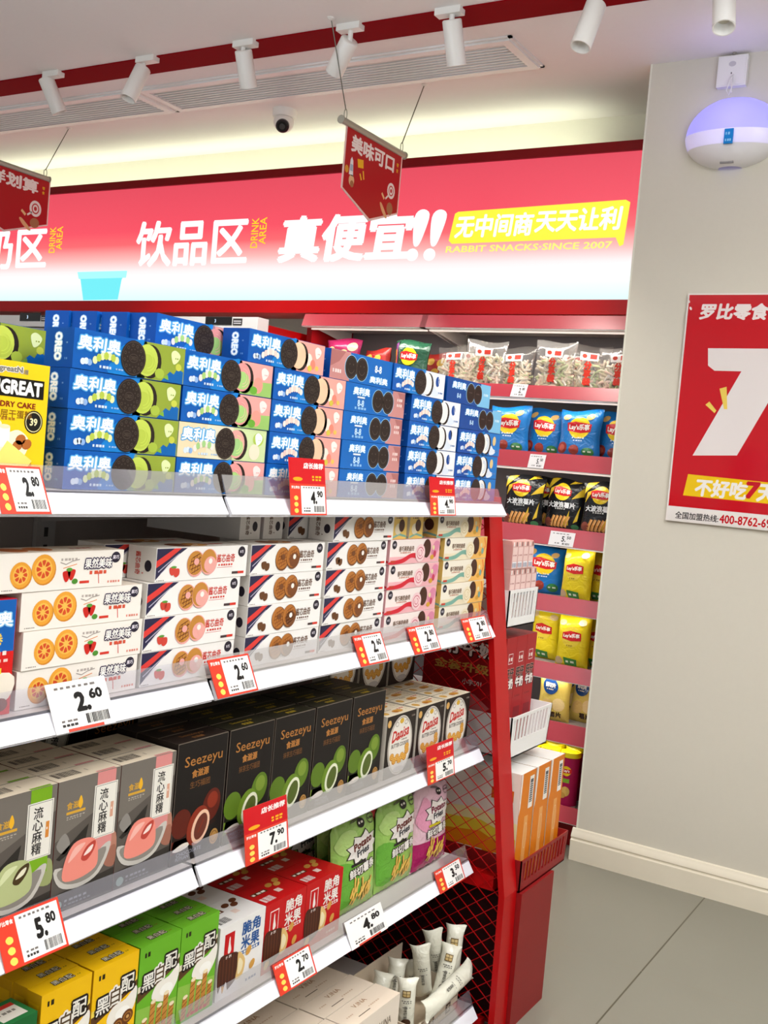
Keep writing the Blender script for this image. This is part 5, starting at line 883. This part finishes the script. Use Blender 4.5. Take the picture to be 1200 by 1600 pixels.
# third tier
Z3 = TOP[3]; mp = mochi_box('pink').mesh('mochi_box_pink'); mg = mochi_box('green').mesh('mochi_box_green'); cbn = choc_box('brown').mesh('chocolate_box_brown'); cg = choc_box('green').mesh('chocolate_box_green'); bt = butter_box().mesh('butter_cookie_box')
def rows(me, y, L, D, n, z, name, cat, desc, group, xs=X0, off=0):
    for r_ in range(n):
        w_ = ('front', 'second', 'third', 'fourth', 'fifth')[r_]
        inst(name, me, (xs-r_*(D+.001)-R.uniform(0, .001), y+L/2+R.uniform(-.001, .001)+off*r_, z), pi/2, desc.replace('#', w_), cat, group)
rows(mg, .835, .108, .039, 4, Z3, 'mochi_box', 'mochi box', 'dark mochi box with green ribbon, # row from the shelf edge', 'mochi boxes with green ribbon')
rows(mp, .9445, .108, .039, 4, Z3, 'mochi_box', 'mochi box', 'dark mochi box with pink ribbon next to the green one, # row', 'mochi boxes with pink ribbon')
rows(mp, 1.0545, .108, .039, 3, Z3, 'mochi_box', 'mochi box', 'dark mochi box with pink ribbon next to the brown chocolate box, # row', 'mochi boxes with pink ribbon')
inst('mochi_box', mp, (-1.215, .958, Z3), pi/2, 'dark mochi box with pink ribbon standing apart at the back', 'mochi box', 'mochi boxes with pink ribbon')
o = inst('mochi_box', mp, (-1.225, 1.075, Z3+.0005), pi/2, 'dark mochi box with pink ribbon leaning sideways at the back', 'mochi box', 'mochi boxes with pink ribbon'); o.rotation_euler = (0, radians(14), pi/2); o.location.z += .0128
rows(cbn, 1.166, .112, .04, 3, Z3, 'chocolate_box', 'chocolate box', 'black chocolate box with red brown sweets, # row', 'brown chocolate boxes')
for j, y in enumerate((1.281, 1.396, 1.513, 1.6305)):
    w_ = ('right of the brown chocolate box', 'second of four green ones', 'third of four green ones', 'left of the oval label cookie boxes')[j]
    rows(cg, y, .112, .04, 3, Z3, 'chocolate_box', 'chocolate box', f'black chocolate box with green sweets, {w_}, # row', 'green chocolate boxes')
inst('chocolate_box', cbn, (-1.22, 1.25, Z3), pi/2, 'black chocolate box alone in the shadow at the back of the third tier', 'chocolate box', 'brown chocolate boxes')
for j, y in enumerate((1.759, 1.879, 1.999)):
    w_ = ('left', 'middle', 'right')[j]
    rows(bt, y, .112, .036, 5, Z3, 'butter_cookie_box', 'cookie box', f'butter cookie box with oval label, {w_} column, # row', 'butter cookie boxes with oval label')
    inst('butter_cookie_box', bt, (-1.156, y+.056+.006, Z3+.1238), pi/2, f'butter cookie box stacked on the back rows, {w_} of the three raised ones', 'cookie box', 'butter cookie boxes with oval label')
# fourth tier
Z4 = TOP[4]; by = black_white('yellow').mesh('biscuit_roll_box_yellow'); bg = black_white('green').mesh('biscuit_roll_box_green'); rr = rice_snack('red').mesh('rice_snack_box_red'); rw = rice_snack('white').mesh('rice_snack_box_white')
rows(by, .944, .085, .0275, 4, Z4, 'biscuit_roll_box', 'biscuit box', 'yellow biscuit roll box in the left yellow column, # row', 'yellow biscuit roll boxes')
rows(by, 1.0315, .085, .0275, 4, Z4, 'biscuit_roll_box', 'biscuit box', 'yellow biscuit roll box beside the green ones, # row', 'yellow biscuit roll boxes')
rows(bg, 1.119, .085, .0275, 4, Z4, 'biscuit_roll_box', 'biscuit box', 'green biscuit roll box beside the yellow ones, # row', 'green biscuit roll boxes')
rows(bg, 1.2065, .085, .0275, 4, Z4, 'biscuit_roll_box', 'biscuit box', 'green biscuit roll box beside the white snack box, # row', 'green biscuit roll boxes')
sg = small_green_box().mesh('green_snack_box'); inst('green_snack_box', sg, (X0, .887, Z4), pi/2, 'dark green snack box at the bottom left corner of the picture', 'snack box')
rows(rw, 1.2965, .115, .07, 2, Z4, 'rice_snack_box', 'snack box', 'white rice snack box beside the red ones, # row', 'white rice snack boxes')
inst('rice_snack_box', rw, (-1.19, 1.345, Z4+.0), pi/2, 'white rice snack box at the back below the third tier', 'snack box', 'white rice snack boxes'); 
rows(rr, 1.4135, .115, .07, 3, Z4, 'rice_snack_box', 'snack box', 'red rice snack box next to the white one, # row', 'red rice snack boxes')
rows(rr, 1.5305, .115, .07, 3, Z4, 'rice_snack_box', 'snack box', 'red rice snack box next to the green pouches, # row', 'red rice snack boxes')
pg = pillow(.15, .178, .034, '#9ec962', 3, '~', .03, .03, fries_art('green'), round_top=True).mesh('fries_pouch_green', 60); pp = pillow(.15, .178, .034, '#e6bccb', 4, '~', .03, .03, fries_art('pink'), round_top=True).mesh('fries_pouch_pink', 60)
for me, x, y, tl, lb in ((pg, -1.020, 1.735, -.10, 'green potato fries pouch right of the red rice snack box, front one'), (pg, -1.066, 1.757, -.10, 'green potato fries pouch tucked behind the front green pouch'), (pg, -1.022, 1.890, -.06, 'green potato fries pouch next to the pink pouches'),
        (pg, -1.125, 1.70, -.12, 'green potato fries pouch at the back of the fourth tier'), (pp, -1.022, 2.036, -.06, 'pink potato fries pouch at the front, right of the green ones'), (pp, -1.07, 2.063, -.07, 'pink potato fries pouch behind, at the right end of the fourth tier')):
    o = link('fries_pouch', me, None, (x, y, Z4+.0042), pi/2); o.rotation_euler = (tl, 0, pi/2); tag(o, lb, 'snack pouch', 'green potato fries pouches' if me is pg else 'pink potato fries pouches')
# lowest tier
Z5 = TOP[5]; cx = cocoa_box().mesh('cocoa_biscuit_box')
for j, y in enumerate((1.480, 1.659)):
    rows(cx, y, .176, .058, 3, Z5, 'cocoa_biscuit_box', 'biscuit box', f'cream cocoa biscuit box on the lowest shelf, {("left", "right")[j]} column, # row', 'cream cocoa biscuit boxes', xs=-.967, off=-.004)
t = empty('display_tray', (-.966, 1.985, Z5), 'cream card tray holding white stick packs at the right end of the lowest shelf', 'tray'); m = MB()
w, d, h = .118, .15, .060
for a in ((-w, w, 0, .002, .036), (-w, w, d-.002, d, .10), (-w, -w+.002, 0, d, h), (w-.002, w, 0, d, h)): m.box(a[0], a[1], a[2], a[3], 0, a[4], '#dccbb4')
m.box(-w, w, 0, d, 0, .002, '#cbb89c'); A = Art(m, (-w, 0, 0), (1, 0, 0), (0, 0, 1), (0, -1, 0))
for u in (4, 11.5, 19): A.r(u-1.1, .7, u+1.1, 2.9, '#4a3424', 1); A.t('米', u, 1.8, 1.4, '#e6d6bc', 2, bold=.04); A.bars(u+1.6, 1.4, 3, .4, '#7a624a', 1, 4); A.r(u-2.2, 3.1, u+4, 3.3, '#7a4a2a', 1)
m.build('card_tray', t).rotation_euler = (0, 0, pi/2)
def stick_pack(p0, p1, label, wide=.016, logo=True):
    p0, p1 = V(p0), V(p1); o = empty('stick_pack', p0, label, 'stick pack', 'white stick packs in the card tray'); d = p1-p0; L = d.length; d.normalize()
    s = d.cross(V((.515, -.857, .1))).normalized(); q = d.cross(s); m = MB(); n = 16; ts = (0, .03, .10, .16, .5, .84, .9, .97, 1.0); vs = []
    for t_ in ts:
        f = min(1, min(t_, 1-t_)/.14)**.8; a, b_ = wide*(1+.28*(1-f)), wide*(.85*f+.03)
        for k in range(n): c_, s_ = cos(2*pi*k/n), sin(2*pi*k/n); vs.append(d*(L*t_)+s*(a*c_)+q*(b_*s_)+q*(.004*(1-f)*sin(k)))
    fs = [(i*n+k, i*n+(k+1) % n, (i+1)*n+(k+1) % n, (i+1)*n+k) for i in range(len(ts)-1) for k in range(n)]+[tuple(range(n))[::-1], tuple(range(len(vs)-n, len(vs)))]
    m.grid(vs, fs, '~ecead9')
    cam_side = (EYEV-p0).normalized(); fr = (cam_side-d*cam_side.dot(d)).normalized(); sd = d.cross(fr)
    def surf(u, v, l): a = (u-1.5)/1.5*.9; r_ = wide*(1.0+.02*l)+.0006; return d*(v/100)+(fr*cos(a)*r_*.97+sd*(-sin(a))*r_)
    A = Art(m, (0, 0, 0), (1, 0, 0), (0, 0, 1), (0, -1, 0), surf=surf, step=.6); H = L*100
    if logo: A.r(.75, H*.70, 2.25, H*.83, '#6b5232', 1); A.r(.9, H*.77, 1.45, H*.815, '#d9c28e', 2); A.r(1.55, H*.77, 2.1, H*.815, '#d9c28e', 2); A.r(.9, H*.715, 1.45, H*.76, '#c9ae74', 2); A.r(1.55, H*.715, 2.1, H*.76, '#c9ae74', 2)
    A.bars(.5, H*.62, 2, .2, '#6a665e', 1, 4); A.bars(.5, H*.585, 1.6, .2, '#6a665e', 1, 4, 3); A.t('纯味奶油', 1.5, H*.42, .62, '#4a463f', 1, rot=-90, w=2.6); A.bars(.6, H*.5, 1.6, .15, '#8a867e', 1, 3)
    if logo: A.e(1.3, H*.22, .9, .9, '#4a2f20', 1, 12); A.bars(.4, H*.13, 2.2, .2, '#8a6a4a', 1, 4)
    m.build('wrapper', o, 50)
PK = [((700, 1560), (713, 1447), -1.0, 'stick pack standing tallest at the back of the tray'), ((686, 1560), (676, 1454), -1.035, 'stick pack upright left of the tallest one, its top folded'), ((664, 1578), (657, 1478), -1.03, 'stick pack upright in the middle of the tray'),
      ((684, 1570), (706, 1478), -.996, 'stick pack with square logo leaning right in front of the tallest one'), ((664, 1582), (735, 1513), -.958, 'stick pack lying across the tray, leaning far right'), ((650, 1580), (644, 1502), -1.06, 'stick pack leaning left at the back of the tray'),
      ((612, 1570), (622, 1500), -1.075, 'stick pack at the left of the tray behind the cocoa boxes'), ((632, 1600), (637, 1530), -.992, 'short stick pack at the front left corner of the tray'), ((588, 1570), (600, 1522), -1.08, 'stick pack half hidden behind the cocoa boxes')]
for a, b_, X, lb in PK:
    p0, p1 = at_x(*a, X), at_x(*b_, X); d = (p1-p0).normalized(); k = (p0.z-(Z5+.021))/max(d.z, .3); p0 -= d*(0 if 'lying' in lb else max(-.12, min(k, .12))); stick_pack(p0, p1+d*.004, 'white '+lb, .0185, 'logo' in lb or 'tallest at' in lb or 'short' in lb)
# ---------------------------------------------------------------- the gondola end
dc = drink_carton().mesh('drink_carton'); zb0 = .9005
for lev, n in ((0, 4), (1, 5), (2, 4)):
    for i in range(n):
        y = 2.2355+i*(.0302)
        inst('drink_carton', dc, (-.9875-(.0 if lev else .002), y, zb0+lev*.0645), pi/2, f'small pink drink carton, {("lowest", "middle", "top")[lev]} layer, {("first", "second", "third", "fourth", "fifth")[i]} from the red post', 'drink carton', 'pink drink cartons in the white basket')
mk = milk_box().mesh('milk_box')
for i in range(3): inst('milk_box', mk, (-.987, 2.2655+i*.0575, .608), pi/2, f'tall red milk box in the white basket, {("nearest the red post", "middle one", "farthest from the red post")[i]}', 'milk box', 'red milk boxes in the white basket')
tcs = tea_case().mesh('drink_case')
for i in range(3): inst('drink_case', tcs, (-.913, 2.2605+i*.088, .3175), pi/2, f'orange drink case with white lid in the red basket, {("nearest the red post", "middle one", "farthest from the red post")[i]}', 'drink case', 'orange drink cases in the red basket')
# ---------------------------------------------------------------- bags on the back shelving
BZ = [b_-.0115 for a, b_ in RZ]; BM = {}
def bag(kind, W_, H_2, T_, c, seed): BM[kind] = pillow(W_, H_2, T_, c, seed, '~', .06, .05, chip_art(kind.split('_')[0])).mesh('chip_bag_'+kind, 60)
bag('blue', .150, .168, .06, '#1d74bd', 1); bag('blue_b', .150, .168, .06, '#1d74bd', 8); bag('black', .145, .178, .055, '#15171a', 2); bag('black_b', .145, .178, .055, '#15171a', 9); bag('yellow', .118, .178, .055, '#ead21f', 3); bag('yellow_b', .118, .178, .055, '#ead21f', 12)
bag('gold', .115, .175, .055, '#d9bd5a', 4); bag('magenta', .15, .17, .06, '#8c1f4a', 5); bag('darkgreen', .15, .165, .06, '#1e4a34', 6); bag('red', .13, .14, .05, '#b5342e', 7)
def put(kind, i, px, py, Y, yaw, label, group, tilt=-.06):
    q = at_y(px, py, Y); o = link('chip_bag', BM[kind], None, (q.x, Y, BZ[i]+.001), yaw); o.rotation_euler = (tilt, 0, yaw); return tag(o, label, 'chip bag', group)
g = 'blue chip bags'; s2 = 'on the second snack shelf'
put('blue', 2, 902, 680, 3.474, .05, 'blue chip bag with yellow round logo, large one in front '+s2, g); put('blue_b', 2, 846, 690, 3.538, -.05, 'blue chip bag left of the large front one '+s2, g); put('blue_b', 2, 962, 690, 3.538, .05, 'blue chip bag cut off by the right wall '+s2, g)
put('blue', 2, 790, 690, 3.476, .1, 'blue chip bag close behind the gondola boxes '+s2, g); put('blue', 2, 884, 690, 3.612, 0, 'blue chip bag in the row behind the large one '+s2, g); put('blue_b', 2, 820, 690, 3.612, .0, 'blue chip bag in the back row '+s2, g)
g = 'black chip bags'; s3 = 'on the third snack shelf'
put('black', 3, 814, 790, 3.474, .12, 'black chip bag nearest the gondola '+s3, g); put('black_b', 3, 878, 795, 3.534, -.03, 'black chip bag in the middle '+s3, g); put('black', 3, 938, 800, 3.474, .05, 'black chip bag against the right wall '+s3, g); put('black_b', 3, 846, 795, 3.61, 0, 'black chip bag in the row behind '+s3, g)
s4 = 'on the fourth snack shelf'; g = 'yellow chip bags'
put('blue_b', 4, 848, 890, 3.535, .25, 'blue chip bag standing left of yellow ones '+s4, 'blue chip bags', -.1); o = put('blue', 4, 838, 890, 3.62, .3, 'blue chip bag behind the blue one '+s4, 'blue chip bags')
put('yellow', 4, 895, 905, 3.472, -.18, 'yellow chip bag leaning left of another '+s4, g); put('yellow_b', 4, 934, 910, 3.535, .06, 'yellow chip bag against the right wall '+s4, g); put('yellow', 4, 918, 900, 3.62, 0, 'yellow chip bag in the row behind '+s4, g)
s5 = 'on the fifth snack shelf'
put('yellow_b', 5, 846, 1005, 3.535, -.08, 'yellow chip bag half behind the red milk boxes '+s5, g); put('yellow', 5, 891, 1010, 3.472, .02, 'yellow chip bag in full view '+s5, g); put('yellow_b', 5, 931, 1015, 3.535, .05, 'yellow chip bag cut off by the right wall '+s5, g); put('yellow', 5, 866, 1000, 3.605, .1, 'yellow chip bag in the row behind '+s5, g); put('yellow', 5, 908, 1000, 3.665, -.1, 'yellow chip bag at the back right '+s5, g)
s6 = 'on the sixth snack shelf'; g = 'gold chip bags'
put('gold', 6, 861, 1110, 3.474, .1, 'gold chip bag with blue disc, left one '+s6, g); o = put('gold', 6, 907, 1115, 3.536, -.1, 'gold chip bag with blue disc, tilted right one '+s6, g, -.14); put('gold', 6, 886, 1110, 3.62, 0, 'gold chip bag with blue disc in between, set back '+s6, g)
s1 = 'on the upper snack shelf'
put('magenta', 1, 530, 560, 3.50, .1, 'magenta chip bag '+s1+' behind the peach cookie boxes', 'mixed chip bags'); put('red', 1, 582, 565, 3.56, -.15, 'red and gold chip bag between magenta and dark green ones '+s1, 'mixed chip bags'); put('darkgreen', 1, 636, 560, 3.485, -.08, 'dark green chip bag with purple edge '+s1, 'mixed chip bags'); put('red', 1, 681, 570, 3.64, .1, 'red and gold chip bag right of the dark green one '+s1, 'mixed chip bags')
# clear bags of pea crisps
clear('bag_film', (.985, .975, .96), .1, .2, .05, (.93, .9, .86))
def pea_bag(seed, Wd, Ht):
    f = pillow(Wd, Ht, .052, 'bag_film', seed, '', .08, .05); rn = random.Random(seed*7); s = MB()
    for i in range(150):
        b_ = rn.uniform(.03, .66); a = rn.uniform(.09, .91); y = .052/2-.021*(1-abs(2*a-1)**2.5)*rn.uniform(-.4, 1)*min(1, b_/.12+.3); p = V(((a-.5)*Wd*.93, y, b_*Ht)); t = rn.uniform(0, pi); L = rn.uniform(.010, .017); d = V((cos(t), rn.uniform(-.25, .25), sin(t)*.8)).normalized()
        s.tube([p-d*L, p+V((0, -.002, 0)), p+d*L], .0042, rn.choice(('#f6ead2', '#f8f0e0', '#eee0c0', '#d3dca8', '#f2e4ca', '#f6d8c4')), 6)
    m = MB(); Av = pillow(Wd, Ht, .052, 'bag_film', seed, '', .08, .05)
    class Q: pass
    def art(A, w, h):
        A.r(w*.3, h*.66, w*.74, h*.83, '#efeae6', 2); A.e(w*.41, h*.75, w*.06, h*.045, '#b8402e', 3, 10); A.r(w*.54, h*.7, w*.7, h*.8, '#cf4034', 3)
        A.col('分享装', w*.5, h*.56, h*.15, h*.165, '#c8321f', 2, bold=.08)
    pr = pillow(Wd, Ht, .052, 'bag_film', seed, '', .08, .05, art); keep = [i for i, k in enumerate(pr.fm) if pr.ms[k] != 'bag_film']
    for i in keep: m.face([pr.v[j] for j in pr.f[i]], pr.ms[pr.fm[i]])
    return f.mesh('film', 60), s.mesh('pea_crisps', 40), m.mesh('printed_label')
PB = [pea_bag(21, .165, .17), pea_bag(22, .155, .172), pea_bag(23, .15, .155)]
def put_pea(v, px, py, Y, yaw, label, tilt=-.05):
    q = at_y(px, py, Y); o = empty('pea_crisp_bag', (q.x, Y, BZ[1]+.001), label, 'crisp bag', 'clear bags of pea crisps', yaw); o.rotation_euler = (tilt, 0, yaw)
    for nm, me in zip(('film', 'pea_crisps', 'printed_label'), PB[v]):
        c = link(nm, me, o)
        if nm == 'pea_crisps': c['kind'] = 'stuff'
put_pea(2, 706, 575, 3.54, .05, 'clear bag of pea crisps, leftmost beside the dark green chip bag'); put_pea(0, 752, 570, 3.474, -.05, 'clear bag of pea crisps, second from the dark green chip bag'); put_pea(2, 800, 575, 3.538, .1, 'clear bag of pea crisps slumped lower, above the small price tag'); put_pea(1, 862, 570, 3.468, 0, 'clear bag of pea crisps standing tallest, in the middle of the upper shelf'); put_pea(1, 918, 570, 3.54, .2, 'clear bag of pea crisps turned right, second from the wall', -.08); put_pea(2, 966, 570, 3.474, .1, 'clear bag of pea crisps cut off by the right wall')
put_pea(0, 735, 570, 3.63, 0, 'clear bag of pea crisps in the back row near the dark green bag'); put_pea(0, 895, 570, 3.63, .1, 'clear bag of pea crisps in the back row near the wall')
# crisp cans with yellow lids
def can(): 
    m = MB(); m.lathe([(.033, 0), (.034, .003), (.034, .006)], '#b9b4ae', 24); m.lathe([(.033, .005), (.033, .176)], '#a8174e', 24, cap=False)
    A = Art(m, (0, 0, 0), (1, 0, 0), (0, 0, 1), (0, -1, 0), surf=lambda u, v, l: V((.0331*sin(u/3.31)*(1+.004*l), -.0331*cos(u/3.31)*(1+.004*l), v/100)), step=.8)
    A.e(0, 12.6, 1.7, 1.7, '~efc81e', 1); A.p([(-1.9, 13.2), (1.9, 13.4), (1.8, 12.0), (-1.9, 11.8)], '~d21f22', 2); A.t("Lay's", 0, 12.6, 1.1, '~fbf3ea', 3, bold=.05); A.r(-1.3, 8.6, 1.3, 10, '~7fae2c', 1); A.e(.2, 5.6, 1.5, 1.7, '~dcb45c', 1); A.e(-.8, 4.2, 1.2, 1.0, '~d0a04a', 2)
    l = MB(); l.lathe([(.0345, .172), (.0352, .176), (.0352, .186), (.034, .189), (.030, .189), (.029, .187)], 'can_lid', 24); return m.mesh('can', 40), l.mesh('can_lid', 40)
mat('can_lid', '#f2dc10', .35); cm, lm = can(); wx = ('nearest the right wall', 'second from the right wall', 'third from the right wall', 'fourth from the right wall', 'fifth from the right wall')
for j, Y in enumerate((3.486, 3.562, 3.638)):
    for i in range(5):
        o = empty('crisp_can', (-1.262-i*.074-(j % 2)*.012, Y, BZ[7]), f'magenta crisp can with yellow lid, {wx[i]}, {("front", "second", "third")[j]} row', 'can', 'magenta crisp cans with yellow lids'); link('can', cm, o); link('lid', lm, o)
